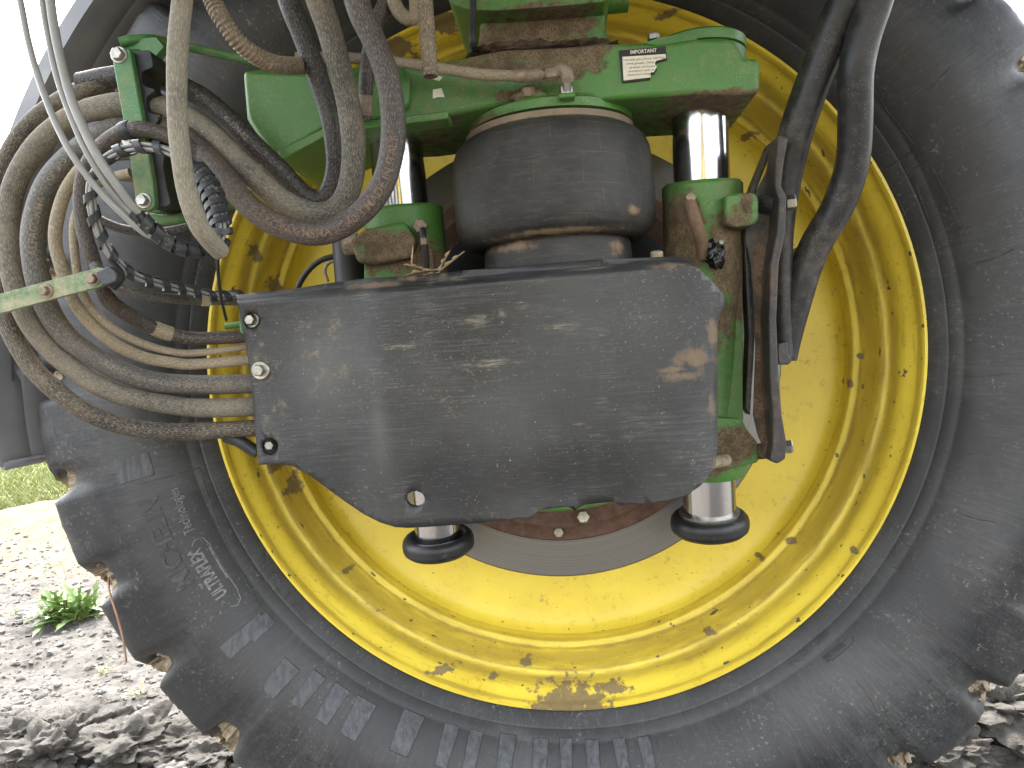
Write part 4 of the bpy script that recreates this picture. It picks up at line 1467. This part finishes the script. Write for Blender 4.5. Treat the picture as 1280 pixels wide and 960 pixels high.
c = mx(nt, ss(nt, n1, 0.3, 0.7), srgb(36, 36, 36), srgb(62, 62, 61))
scuff = m_(nt, 'MULTIPLY', ss(nt, st, 0.44, 0.82), ss(nt, nz(nt, 9, p, 6, 0.65, 0.5), 0.38, 0.66))
c = mx(nt, m_(nt, 'MULTIPLY', scuff, 0.5), c, srgb(116, 116, 115))
patch = nz(nt, 13, p, 6, 0.7, 0.4)
c = mx(nt, m_(nt, 'MULTIPLY', m_(nt, 'MULTIPLY', ss(nt, st2, 0.50, 0.68), ss(nt, patch, 0.48, 0.68)), 0.42), c, srgb(150, 147, 142))
c = mx(nt, m_(nt, 'MULTIPLY', m_(nt, 'MULTIPLY', ss(nt, nz(nt, 1, mapv(nt, p, (150, 150, 260)), 7, 0.78), 0.56, 0.66), ss(nt, nz(nt, 8, p, 5, 0.65), 0.48, 0.62)), 0.6), c, srgb(150, 134, 106))
c = mx(nt, m_(nt, 'MULTIPLY', ss(nt, stv, 0.56, 0.8), 0.10), c, srgb(130, 128, 124))
sheen_wear = blobs(nt, p, [(400, 460, 0.98, 100, 130), (476, 540, 0.97, 22, 90)], 1.2, 12, 0.5)  # paler left side and fold band: sheen painted in with the wear
c = mx(nt, m_(nt, 'MULTIPLY', sheen_wear, 0.30), c, srgb(118, 118, 114))
lefty = blobs(nt, p, [(395, 440, 0.99, 34, 70), (340, 470, 0.99, 30, 120), (430, 430, 0.99, 30, 60)], 0.9, 40, 0.8)
c = mx(nt, m_(nt, 'MULTIPLY', m_(nt, 'MULTIPLY', lefty, ss(nt, n2, 0.5, 0.66)), 0.6), c, srgb(140, 124, 96))
# darker area low on the plate
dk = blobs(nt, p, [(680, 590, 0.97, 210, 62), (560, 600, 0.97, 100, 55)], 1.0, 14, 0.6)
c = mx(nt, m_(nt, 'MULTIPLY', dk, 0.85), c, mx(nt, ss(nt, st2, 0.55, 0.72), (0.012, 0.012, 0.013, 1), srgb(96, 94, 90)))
c = mx(nt, m_(nt, 'MULTIPLY', ss(nt, nf, 0.66, 0.70), 0.7), c, srgb(178, 168, 150))
smear = blobs(nt, p, [(494, 433, 0.965, 46, 5), (592, 401, 0.96, 26, 9), (655, 382, 0.96, 15, 7), (628, 392, 0.96, 9, 7), (610, 455, 0.965, 50, 7), (560, 350, 0.97, 40, 5), (700, 408, 0.965, 22, 5), (740, 335, 0.96, 40, 4), (540, 352, 0.96, 12, 9)], 1.0, 60, 1.5)
c = mx(nt, m_(nt, 'MULTIPLY', m_(nt, 'MULTIPLY', smear, ss(nt, st2, 0.42, 0.6)), 0.7), c, srgb(150, 140, 120))
mudp = blobs(nt, p, [(868, 448, 0.975, 34, 22), (848, 470, 0.97, 40, 8), (890, 420, 0.98, 10, 32), (888, 500, 0.98, 8, 24), (836, 333, 0.97, 36, 5), (842, 462, 0.965, 30, 5), (895, 580, 0.985, 8, 20), (480, 357, 0.985, 60, 5), (520, 348, 0.98, 40, 6), (828, 516, 0.965, 10, 4), (725, 530, 0.965, 9, 3)], 0.9, 42, 1.7)
c = mx(nt, m_(nt, 'MULTIPLY', mudp, 0.72), c, mx(nt, n2, srgb(150, 128, 100), srgb(104, 88, 70)))
setb(nt, b, Base_Color=c, Roughness=m_(nt, 'ADD', m_(nt, 'ADD', 0.44, m_(nt, 'MULTIPLY', scuff, 0.15)), m_(nt, 'MULTIPLY', m_(nt, 'MAXIMUM', mudp, smear), 0.35), True))
b.inputs['Specular IOR Level'].default_value = 0.5
bump(nt, b, m_(nt, 'ADD', m_(nt, 'ADD', m_(nt, 'MULTIPLY', st2, 0.35), m_(nt, 'MULTIPLY', n2, 0.3)), m_(nt, 'MULTIPLY', mudp, 0.8)), 0.25, 0.0015)
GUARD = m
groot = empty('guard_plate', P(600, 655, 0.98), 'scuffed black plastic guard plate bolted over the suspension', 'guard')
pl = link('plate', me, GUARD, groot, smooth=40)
sd = pl.modifiers.new('thickness', 'SOLIDIFY')
sd.thickness = 0.009
sd.offset = -1
# rolled corner lip on the upper right
for (px, py, r, w) in ((315, 400, 7.5, 10.5), (326, 463, 8, 12), (339, 556, 6.5, 0)):
    Yb = gY(px, py)
    deep = 0.004 if py == 463 else 0.016
    hexbolt('bolt', P(px, py, Yb + (deep if py != 463 else -0.001)), (0.05, -1, 0), r * 0.95 / F, 0.010, STEEL, groot, w * 0.97 / F if w else 0.0, STEEL)
prism('mount_tab', rnd([(298, 388), (330, 384), (332, 418), (300, 418)], 5), 1.004, 1.012, GREEN, groot, 0.002)
prism('mount_tab', rnd([(318, 540), (352, 540), (352, 575), (322, 574)], 5), 1.014, 1.022, HUBBLK, groot, 0.002)
hexbolt('bolt', P(821, 322, 0.995), (0, -0.3, 1), 0.008, 0.008, MUDM, groot)
# bracket carrying the guard on its back
prism('back_bracket', rnd([(420, 440), (850, 400), (850, 470), (420, 510)], 4), 0.99, 1.15, HUBBLK, groot, 0.004)
hh_ = hose('pipe_tail', [(282, 545, 1.03), (300, 552, 1.03), (322, 566, 1.03)], 16, BLACKPL, None, parent=groot)
# guard copy added to the unseen wheel, keeps its yellow out of the chrome
og = groot.copy()
COL.objects.link(og)
og.location = (2 * WX - groot.location.x, -2.0 - groot.location.y, groot.location.z)
og.rotation_euler = (0, 0, math.pi)
tag(og, 'unseen guard copy added behind the viewpoint to block yellow chrome reflections', 'guard')
for ch in list(groot.children):
    c_o = ch.copy()
    COL.objects.link(c_o)
    c_o.parent = og
# green bracket under the guard
brk = empty('caliper_bracket', P(726, 640, 1.15), 'green bracket edge with bolt peeking below the guard plate', 'bracket')
prism('plate', rnd([(655, 600), (800, 590), (800, 622), (764, 629), (736, 636), (700, 640), (664, 640)], 5), 1.13, 1.16, GREEN, brk, 0.004)
hexbolt('bolt', P(729, 646, 1.225), (0, -1, 0.2), 0.011, 0.014, STEEL, brk, 0.0, STEEL)

# ------------------------------------------------------------------ right hand tubes and link plate
troot = empty('bent_tube_bracket', P(965, 575, 1.08), 'bent black steel tube with flat link plate bolted to the right strut', 'bracket')
def btube(name, pp, wpx, flatf=None, parent=troot, mat=BLKTUBE, seg=28):
    pts = hpath(pp, 0.006)
    Ym = sum(q[2] for q in pp) / len(pp)
    return link(name, tube_mesh(name, pts, wpx * 0.5 * Ym / F, seg, True, flatf), mat, parent, smooth=60)


btube('upper_tube', [(1085, -70, 1.0), (1058, 0, 1.02), (1036, 53, 1.04), (1011, 117, 1.06), (995, 165, 1.075), (984, 215, 1.09), (979, 280, 1.10), (979, 360, 1.11), (980, 446, 1.12)], 41, lambda s, i: 1 - 0.42 * smooth((s - 0.24) / 0.16))
MUDPL = mat_paint('muddy_black_plate', (0.03, 0.028, 0.026, 1), 0.3, 0.5, [(950, 470, 1.08, 15, 110, 0.02), (952, 350, 1.08, 12, 60, 0.02), (958, 555, 1.08, 22, 30, 0.03)], srgb(140, 118, 94), mudscale=40)
prism('link_plate', [(972, 168), (986, 172), (980, 205), (977, 232), (984, 246), (982, 290), (974, 330), (971, 400), (974, 470), (978, 520), (984, 556), (982, 574), (972, 580), (962, 576), (966, 556), (966, 520), (962, 470), (961, 400), (963, 330), (971, 290), (974, 250), (969, 234), (969, 205)], 1.03, 1.075, MUDPL, troot, 0.003)
prism('web_plate', [(966, 186), (958, 215), (930, 268), (932, 300), (938, 330), (945, 430), (942, 520), (948, 545), (960, 570), (969, 570), (972, 500), (969, 380), (972, 300), (976, 240), (978, 200)], 1.076, 1.082, MUDPL, troot, 0.002)
prism('far_flange', [(962, 178), (968, 180), (950, 226), (934, 270), (938, 300), (944, 420), (938, 520), (932, 510), (936, 420), (930, 300), (926, 268), (944, 222)], 1.09, 1.12, BLKTUBE, troot, 0.002)
rod('spacer', (944, 257, 1.09), (974, 253, 1.06), 12.5, BLKTUBE, troot)
rod('spacer', (944, 565, 1.12), (966, 562, 1.06), 10, MUDPL, troot)
hexbolt('bolt', P(983, 254, 1.052), (1, -0.15, 0.05), 9.5 * 1.05 / F, 0.012, STEEL, troot)
hexbolt('bolt', P(980, 559, 1.052), (1, -0.15, 0.05), 8.5 * 1.05 / F, 0.011, STEEL, troot)
prism('tube_foot', rnd([(972, 430), (984, 426), (986, 444), (991, 450), (986, 456), (973, 456)], 3), 1.085, 1.13, BLKTUBE, troot, 0.002)
t2 = empty('bent_tube', P(982, 450, 1.13), 'curved black steel tube sweeping down in front of the yellow rim', 'tube')
btube('tube', [(1112, -70, 0.98), (1094, 0, 1.0), (1079, 46, 1.01), (1070, 92, 1.02), (1069, 149, 1.04), (1065, 205, 1.06), (1047, 258, 1.08), (1020, 305, 1.10), (1004, 345, 1.11), (993, 390, 1.12), (986, 425, 1.125), (982, 448, 1.13)], 39, lambda s, i: 1 - 0.25 * smooth((s - 0.42) / 0.12), t2)
box('tube_mount', (P(1085, -60, 1.0).x - 0.05, 0.93, P(1085, -62, 1.0).z - 0.01), (P(1112, -60, 1.0).x + 0.04, 1.06, zb + 0.13), UB, troot)

# ------------------------------------------------------------------ hoses, cables and their brackets
allh = []
GH = None
h_a = hose('hydraulic_hose', [(100, 104, .92), (143, 96, .92), (173, 93, .92), (213, 103, .92), (250, 120, .92), (283, 147, .92), (318, 182, .92), (350, 212, .93), (374, 238, .94), (394, 250, .945), (410, 244, .945), (419, 220, .94), (420, 188, .93), (412, 142, .92), (396, 93, .91), (378, 43, .90), (361, 0, .89), (345, -60, .88)], 25, H_BLACK, 'darkest braided hose of the three in the big U-shaped loop, innermost')
h_b = hose('hydraulic_hose', [(110, 138, .89), (147, 131, .885), (177, 130, .885), (213, 138, .885), (250, 158, .885), (283, 187, .88), (315, 218, .88), (348, 247, .885), (382, 265, .89), (410, 266, .895), (430, 250, .895), (440, 220, .89), (442, 180, .885), (436, 133, .88), (424, 83, .87), (410, 33, .86), (397, -5, .85), (380, -70, .84)], 29, H_TAN, 'tan dusty hose in the middle of the big U-shaped loop')
h_c = hose('hydraulic_hose', [(140, 160, .90), (165, 152, .90), (193, 155, .89), (225, 169, .87), (255, 193, .86), (280, 221, .85), (307, 253, .845), (340, 278, .84), (380, 291, .84), (415, 288, .84), (449, 268, .84), (477, 233, .84), (490, 187, .84), (491, 140, .835), (483, 93, .83), (467, 50, .825), (450, 13, .82), (430, -60, .81)], 29, H_DARK, 'outermost dark printed hose of the big U-shaped loop')
# left loops down to the guard
h1 = hose('hydraulic_hose', [(165, 93, .93), (143, 97, .925), (117, 108, .92), (83, 123, .92), (50, 145, .92), (23, 175, .92), (5, 210, .92), (-8, 250, .92), (-12, 320, .92), (5, 390, .92), (21, 429, .92), (42, 461, .925), (71, 489, .935), (106, 514, .95), (149, 531, .97), (198, 539, .99), (248, 539, 1.01), (300, 536, 1.025), (345, 534, 1.035)], 23, H_MUDDY, 'outermost mud-splashed black hose of the left loop, entering the guard lowest')
h2 = hose('hydraulic_hose', [(165, 127, .91), (147, 130, .905), (113, 137, .90), (77, 154, .90), (43, 187, .90), (20, 227, .90), (11, 270, .90), (13, 330, .90), (30, 388, .905), (50, 422, .915), (78, 450, .93), (117, 478, .95), (159, 496, .97), (205, 505, .99), (255, 510, 1.01), (345, 507, 1.035)], 26, H_TAN, 'wide tan hose of the left loop, second from the lowest at the guard')
h3 = hose('hydraulic_hose', [(165, 155, .90), (143, 160, .895), (113, 177, .89), (83, 201, .89), (58, 233, .89), (44, 273, .89), (41, 315, .89), (53, 370, .90), (78, 415, .92), (113, 443, .94), (152, 464, .96), (191, 477, .985), (240, 481, 1.01), (345, 479, 1.035)], 27, H_BLUEGREY, 'dark hose with stamped letters in the left loop, third from lowest at the guard')
h4 = hose('hydraulic_hose', [(190, 193, .91), (150, 193, .90), (113, 202, .88), (88, 228, .875), (74, 262, .875), (69, 300, .875), (78, 338, .88), (92, 376, .89), (113, 404, .91), (142, 429, .935), (177, 446, .965), (212, 453, .985), (248, 455, 1.0), (345, 446, 1.035)], 15, H_BEIGE, 'beige medium-thin smooth hose of the left loop')
h5 = hose('hydraulic_hose', [(185, 225, .90), (145, 222, .89), (112, 238, .875), (97, 263, .87), (92, 295, .87), (98, 347, .88), (113, 383, .90), (142, 411, .925), (177, 429, .955), (212, 439, .98), (248, 441, 1.0), (345, 428, 1.035)], 10, H_BEIGE, 'thinnest beige hose of the left loop')
h6 = hose('sleeved_hose', [(300, 245, .86), (262, 208, .86), (235, 182, .85), (213, 171, .845), (183, 162, .84), (158, 163, .84), (130, 180, .845), (108, 210, .85), (101, 245, .855), (104, 285, .86), (113, 315, .865), (123, 346, .88), (133, 371, .90), (152, 388, .925), (184, 406, .96), (212, 417, .98), (250, 423, 1.0), (345, 418, 1.035)], 18, H_DARK, 'dusty dark hose in a fabric sleeve crossing the green bracket')
h8 = hose('hydraulic_hose', [(118, 330, .86), (126, 342, .86), (140, 354, .87), (165, 366, .89), (198, 372, .93), (248, 375, .99), (330, 376, 1.025)], 13, H_BLUEGREY, 'short grey hose with a tan ferrule from the strap clamp to the guard')
# front hoses
f1 = hose('hydraulic_hose', [(236, -70, .70), (228, 0, .70), (223, 50, .70), (221, 100, .70), (222, 150, .70), (227, 200, .70), (235, 243, .705), (248, 280, .715), (262, 300, .73), (275, 314, .75)], 24, H_GREY, 'pale grey hose hanging straight down in front of the green bracket')
c1 = hose('corrugated_conduit', [(248, -60, .80), (266, 0, .80), (280, 27, .80), (298, 52, .81), (322, 71, .83), (350, 81, .86), (382, 82, .92)], 20, CORR, 'curved ribbed conduit running behind the loop hoses', 'conduit', step=0.0008, radf=lambda s, i: 1 + 0.09 * (1 if math.sin(s * 2 * math.pi / 0.0046) > 0 else -1), seg=20)
c2 = hose('corrugated_conduit', [(526, -70, .86), (531, 0, .86), (534, 40, .86), (538, 96, .86)], 18, CORR, 'straight ribbed conduit with an open end above the arm', 'conduit', step=0.0008, caps=False, radf=lambda s, i: 1 + 0.08 * (1 if math.sin(s * 2 * math.pi / 0.0046) > 0 else -1), seg=20)
link('wire_core', tube_mesh('wire_core', hpath([(527, -60, .862), (534, 40, .862), (537.8, 92, .862)]), 0.0055, 10), BLACKPL, c2)
c3 = hose('loom_sleeve', [(480, -50, .95), (492, 0, .95), (502, 18, .95), (514, 24, .95), (520, 12, .95), (516, -40, .95)], 17, H_BEIGE, 'beige wrapped cable bend beside the straight ribbed conduit', 'cable')
v1 = hose('vent_hose', [(592, -40, 1.0), (591, 20, 1.0), (591, 55, 1.0), (596, 62, 1.03), (606, 64, 1.08)], 8, BLACKPL, 'thin black elbow hose beside the green pillar')
d1 = hose('hydraulic_hose', [(505, -40, .96), (478, 10, .955), (462, 60, .955), (458, 100, .955), (456, 150, .97)], 17, H_DARK, 'dark dusty hose dropping behind the U-shaped loop')
sleeve('ferrule', d1, o_pts[d1.name][0], near_s(o_pts[d1.name][0], 460, 122, .955), near_s(o_pts[d1.name][0], 457, 146, .97), 0.0095, FITTING)
# air line on the arm
al = hose('air_line', [(370, 72, .95), (420, 72, .955), (470, 75, .96), (520, 81, .965), (560, 87, .965), (600, 93, .965), (645, 95, .968)], 13, H_BEIGE, 'dusty air line with crimped end running along the green arm', 'air line')
ap = [P(643, 95, .968), P(677, 93, .970)]
link('ferrule', tube_mesh('ferrule', resample(ap, 0.003), 0.0083, 18, True, lambda s, i: 1.0 if s < 0.026 else 1.08), FITTING, al, smooth=30)
link('coupling', tube_mesh('coupling', resample([P(676, 93, .970), P(684, 92, .972)], 0.003), 0.006, 14), FITTING, al, smooth=30)
hexbolt('coupling_nut', P(682, 92, .972), (1, 0, 0.05), 0.0100, 0.013, FITTING, al)
link('elbow', tube_mesh('elbow', catmull([P(692, 90, .972), P(702, 87, .972), P(708, 92, .972), P(709, 102, .976)], 6), 0.0088, 14), FITTING, al, smooth=60)
link('stem', tube_mesh('stem', resample([P(708, 98, .974), P(708.5, 124, .985)], 0.004), 0.0055, 12), STEEL, al, smooth=30)
hexbolt('stem_nut', P(708, 120, .984), (0, 0, 1), 0.0088, 0.012, STEEL, al)
box('stem_block', (P(698, 122, .985).x, 0.972, P(700, 127, .985).z), (P(719, 122, .985).x, 1.01, P(700, 120, .985).z), GARM, aroot, 0.003)
hexbolt('plug', P(661, 118, .990), (0, -0.6, 1), 0.009, 0.010, FITTING, aroot)
link('plug_boss', lump_mesh('plug_boss', P(661, 121, 1.0), 0.022, 0.014, 0.010, 9, 3, 0.3), GARM, aroot, smooth=70)

# ferrules and bands
pts, r = o_pts[h8.name]
sf = near_s(pts, 255, 374, .995)
sleeve('ferrule', h8, pts, sf - 0.009, sf + 0.009, r * 1.25, TIEB)
pts, r = o_pts[h6.name]
sf = near_s(pts, 206, 415, .977)
sleeve('clamp', h6, pts, sf - 0.013, sf + 0.013, r * 1.15, H_BEIGE)
sleeve('sleeve_cuff', h6, pts, near_s(pts, 131, 369, .9), sf - 0.013, r * 1.12, H_DARK)
sf = near_s(pts, 158, 163, .84)
sleeve('clamp', h6, pts, sf - 0.012, sf + 0.012, r * 1.2, WRAP)
pts, r = o_pts[h5.name]
sf = near_s(pts, 201, 436, .972)
sleeve('clamp', h5, pts, sf - 0.006, sf + 0.006, r * 1.3, H_BEIGE)
pts, r = o_pts[h3.name]
for q in ((208, 479), (226, 480)):
    sf = near_s(pts, q[0], q[1], .997)
    sleeve('clamp_ring', h3, pts, sf - 0.004, sf + 0.004, r * 1.07, H_TAN)
pts, r = o_pts[h1.name]
for q in (252, 270, 303):
    sf = near_s(pts, q, 538, 1.01)
    sleeve('clamp_ring', h1, pts, sf - 0.0035, sf + 0.0035, r * 1.05, MUDM)


def hose_text(o, body, px, py, Y, size, mat, flip=False, off=0.0, name='lettering'):
    """Print running along a hose from the point nearest the pixel."""
    pts, r = o_pts[o.name]
    s0 = near_s(pts, px, py, Y)
    S = [0]
    for a, b_ in zip(pts, pts[1:]):
        S.append(S[-1] + (b_ - a).length)
    me = text_mesh(body, 1.0, 0.0, 0.01)
    kz_ = size / 0.7
    for v in me.vertices:
        s = s0 + (-v.co.x if flip else v.co.x) * kz_
        s = max(0, min(S[-1] - 1e-6, s))
        i = min(len(pts) - 2, max(0, int(s / S[-1] * (len(pts) - 1))))
        p_ = pts[i].lerp(pts[i + 1], (s - S[i]) / max(1e-9, S[i + 1] - S[i]))
        t = (pts[i + 1] - pts[i]).normalized()
        f = (CAMP - p_).normalized()
        n = (f - t * f.dot(t)).normalized()
        b_ = n.cross(t) if not flip else t.cross(n)
        y = (v.co.y - 0.35) * kz_
        a = y / r + off
        v.co = p_ + (n * math.cos(a) + b_ * math.sin(a)) * (r * 1.035 + 0.0004)
    return link(name, me, mat, o, smooth=None)


hose_text(h3, 'ALFAGOMMA', 37, 318, .89, 0.0085, HOSEINK, True)
hose_text(h3, '1SC 4SP', 60, 228, .89, 0.0085, HOSEINK, True)
hose_text(h3, 'ALFAGOMMA 4SP-1/2-1SN', 130, 455, .95, 0.006, HOSEINK)
hose_text(h3, '5/8-1SN-ST-S1E', 232, 481, 1.0, 0.0065, HOSEINK)
hose_text(h_c, 'FLEXOPAK MSHA IC-40/3 MADE IN ITALY', 322, 266, .845, 0.0085, HOSEINK2)
hose_text(h_a, '4S-1SN-R2', 285, 148, .92, 0.006, HOSEINK)

# white cables and spiral wraps
w1 = hose('cable', [(8, -70, .70), (25, 0, .70), (35, 50, .70), (48, 97, .70), (68, 150, .70), (90, 193, .70), (117, 230, .705), (147, 262, .715), (180, 291, .73), (200, 299, .74)], 8, WHITEC, 'pale grey cable hanging alone, leftmost of the three at the top', 'cable', 'white cables')
w2 = hose('cable', [(45, -70, .705), (53, 0, .705), (60, 43, .705), (72, 97, .705), (88, 143, .705), (107, 187, .705), (130, 226, .71), (155, 257, .72), (182, 285, .73), (204, 300, .745)], 8, WHITEC, 'thinner pale cable of the close pair running into the spiral wrap', 'cable', 'white cables')
w3 = hose('cable', [(58, -70, .70), (63, 0, .70), (72, 57, .70), (87, 117, .70), (103, 157, .70), (123, 197, .70), (148, 234, .71), (173, 267, .725), (196, 291, .74)], 11, WHITEC, 'thicker pale cable of the close pair running into the spiral wrap', 'cable', 'white cables')
swp = hpath([(172, 268, .726), (186, 283, .732), (203, 297, .742), (222, 308, .75), (245, 314, .76), (264, 310, .77)], 0.003)
sw1 = link('spiral_wrap', tube_mesh('core', swp, 0.0060, 12), BLACKPL)
tag(sw1, 'grey spiral wrap gathering the three white cables at their lower end', 'cable wrap')
helix_strip('wrap_band', swp, 0.0068, 0.0125, 0.0098, 0.0014, WRAP, sw1)
lp = hpath([(298, 369, 1.015), (269, 370, .98), (234, 363, .94), (198, 354, .90), (166, 343, .87), (140, 320, .85), (122, 285, .835), (114, 252, .825), (116, 224, .82), (130, 202, .815), (150, 189, .81), (180, 183, .805), (213, 190, .80), (240, 208, .795), (262, 236, .79), (272, 265, .785), (277, 290, .78), (268, 312, .78)], 0.004)
lc = link('cable_bundle', tube_mesh('core', lp, 0.0022, 8), BLACKPL)
tag(lc, 'bundle of white cables in black spiral wrap looping past the green bracket', 'cable')
T_, N_ = frames(lp)
for k in range(4):
    a = k * math.pi / 2
    q = [p_ + (N_[i] * math.cos(a + i * 0.01) + T_[i].cross(N_[i]) * math.sin(a + i * 0.01)) * 0.0033 for i, p_ in enumerate(lp)]
    link('strand', tube_mesh('strand', q, 0.0021, 8), WHITEC, lc, smooth=60)
acc = [0]
for a, b_ in zip(lp, lp[1:]):
    acc.append(acc[-1] + (b_ - a).length)
cut = near_s(lp, 243, 212, .795)
A_ = [q for q, s in zip(lp, acc) if s <= cut]
B_ = [q for q, s in zip(lp, acc) if s >= cut]
helix_strip('wrap_band', A_, 0.0062, 0.024, 0.0095, 0.0014, WRAP, lc)
helix_strip('wrap_band', B_, 0.0105, 0.0105, 0.0062, 0.0016, WRAP, lc, 1.0)
# fine drop wire by the bundle
hose('cable', [(272, 318, .80), (273, 345, .85), (277, 375, .95), (283, 400, 1.02)], 4, BLACKPL, 'thin black wire dropping from the bundle to the guard', 'cable')
hose('pipe_fitting', [(282, 408, 1.03), (296, 406, 1.03), (312, 405, 1.03)], 8, GREEN, 'short green pipe end at the guard edge', 'pipe')

# green bracket with clamp block
CLAMP = mat_plain('clamp_rubber', (0.026, 0.026, 0.027, 1), 0.55, 0, 0.4, 60, 0.3, 0.25, srgb(96, 88, 76))
gb = empty('hose_bracket', P(185, 262, .88), 'green hose bracket with two bolts clamping the hoses between black blocks', 'bracket')
prism('strap', rnd([(138, 62), (162, 60), (171, 110), (181, 165), (191, 225), (194, 256), (188, 263), (173, 263), (169, 250), (162, 200), (150, 130)], 4), .852, .862, GREENST, gb, 0.002)
prism('clamp_block', rnd([(162, 64), (188, 62), (192, 84), (176, 90), (178, 106), (196, 112), (182, 122), (182, 138), (200, 146), (192, 160), (196, 176), (206, 190), (204, 208), (208, 232), (214, 256), (190, 262), (176, 180)], 5), .862, .905, CLAMP, gb, 0.003)
prism('back_plate', rnd([(166, 66), (190, 60), (216, 262), (190, 268)], 4), .945, .955, GREENST, gb, 0.002)
hexbolt('bolt', P(149, 69, .852), (0, -1, 0), 0.0072, 0.006, STEEL, gb, 0.0095, STEEL)
hexbolt('bolt', P(180, 251, .852), (0, -1, 0), 0.0066, 0.006, STEEL, gb, 0.009, STEEL)
hexbolt('bolt', P(160, 177, .845), (0, -1, 0), 0.006, 0.005, STEEL, gb)
btube('bracket_rod', [(150, 53, .88), (168, 49, .885), (190, 49, .90), (212, 53, .93), (250, 62, .96), (300, 73, .985), (345, 84, 1.0)], 11.5, None, gb, GREENST, 14)
prism('rod_lug', rnd([(149, 50), (195, 46), (205, 58), (186, 80), (176, 62), (152, 60)], 3), .885, .90, GREENST, gb, 0.002)
btube('lower_rod', [(186, 272, .89), (205, 275, .89), (225, 273, .90), (245, 264, .93), (275, 258, .98), (300, 255, 1.01)], 13, None, gb, GREENST, 14)
btube('dusty_bar', [(100, 262, .95), (150, 285, .95), (200, 290, .95), (240, 283, .95), (262, 276, .97)], 12, None, gb, H_DARK, 14)
for (pp, q) in (([(174, 93, .9), (186, 95, .9)], 16), ([(178, 130, .885), (192, 133, .885)], 17), ([(194, 155, .885), (206, 158, .885)], 17)):
    btube('clamp_collar', pp, q * 2, None, gb, CLAMP, 18)
rod('tie_band', (190, 150, .872), (198, 153, .872), 8, TIEB, gb)
rod('tie_band', (146, 220, .875), (163, 216, .875), 6, TIEB, gb)
stp = empty('hose_strap', P(70, 372, .84), 'dusty green flat strap with two bolts holding the left hoses', 'bracket')
prism('strap', rnd([(-60, 384), (0, 367), (60, 351), (124, 334), (134, 338), (136, 350), (126, 358), (60, 375), (0, 392), (-60, 408)], 3), .835, .842, mat_paint('dusty_green_strap', (0.085, 0.21, 0.075, 1), 0.55, 0.55, None, srgb(176, 166, 140)), stp, 0.0015)
hexbolt('bolt', P(58, 364, .835), (0, -1, 0), 0.0055, 0.006, FITTING, stp, 0.0085, FITTING)
hexbolt('bolt', P(117, 349, .835), (0, -1, 0), 0.0058, 0.006, FITTING, stp, 0.008, FITTING)
prism('clip', rnd([(118, 340), (136, 332), (146, 340), (146, 352), (128, 358)], 4), .824, .834, WRAP, stp, 0.002)
btube('clip_roll', [(138, 330, .84), (150, 345, .84), (140, 358, .84)], 14, None, stp, CLAMP, 14)
# zip ties
for (o, px, py, Y, nm) in ((h6, 104, 268, .857, 'zip_tie'), (h6, 122, 344, .88, 'zip_tie')):
    pts, r = o_pts[o.name]
    sf = near_s(pts, px, py, Y)
    sleeve(nm, o, pts, sf - 0.005, sf + 0.005, r * 1.12, BLACKPL)

# ------------------------------------------------------------------ dry leaves on the guard, twig on the tyre
rng = random.Random(21)
for i, (px, py, ang_, ln, lab) in enumerate([(505, 346, 10, 50, 'long pale dry leaf lying flat on the guard edge'), (535, 340, 150, 34, 'curled brown dry leaf at the foot of the grease line'), (548, 342, 60, 34, 'upright dry leaf spike on top of the guard'), (548, 340, 30, 42, 'pale pointed dry leaf tilting to the right on the guard'), (556, 343, 170, 30, 'small crumpled dry leaf under the pointed one'), (514, 334, 78, 26, 'thin dry stem standing among the leaves on the guard')]):
    Yl = 0.992
    c = P(px, py, Yl)
    a = R(ang_)
    d = Vector((math.cos(a), rng.uniform(-0.3, 0.1), math.sin(a)))
    wdt = 0.0012 if 'stem' in lab else rng.uniform(0.005, 0.0085)
    me = leaf_mesh(c, d, ln * Yl / F, wdt, rng.uniform(-0.2, 0.25), i * 2)
    o = link('dry_leaf', me, LEAFD, None, c, smooth=180)
    s_ = o.modifiers.new('thickness', 'SOLIDIFY')
    s_.thickness = 0.0008
    tag(o, lab, 'leaf', 'dry leaves on the guard')
link_t = hose('twig', [(136, 722, 1.285), (137, 740, 1.245), (147, 772, 1.228), (154, 800, 1.225), (158, 828, 1.235)], 2.6, mat_plain('twig_bark', srgb(168, 128, 104), 0.8, 0, 0.3), 'thin reddish dry root hanging from a muddy tyre lug', 'twig')
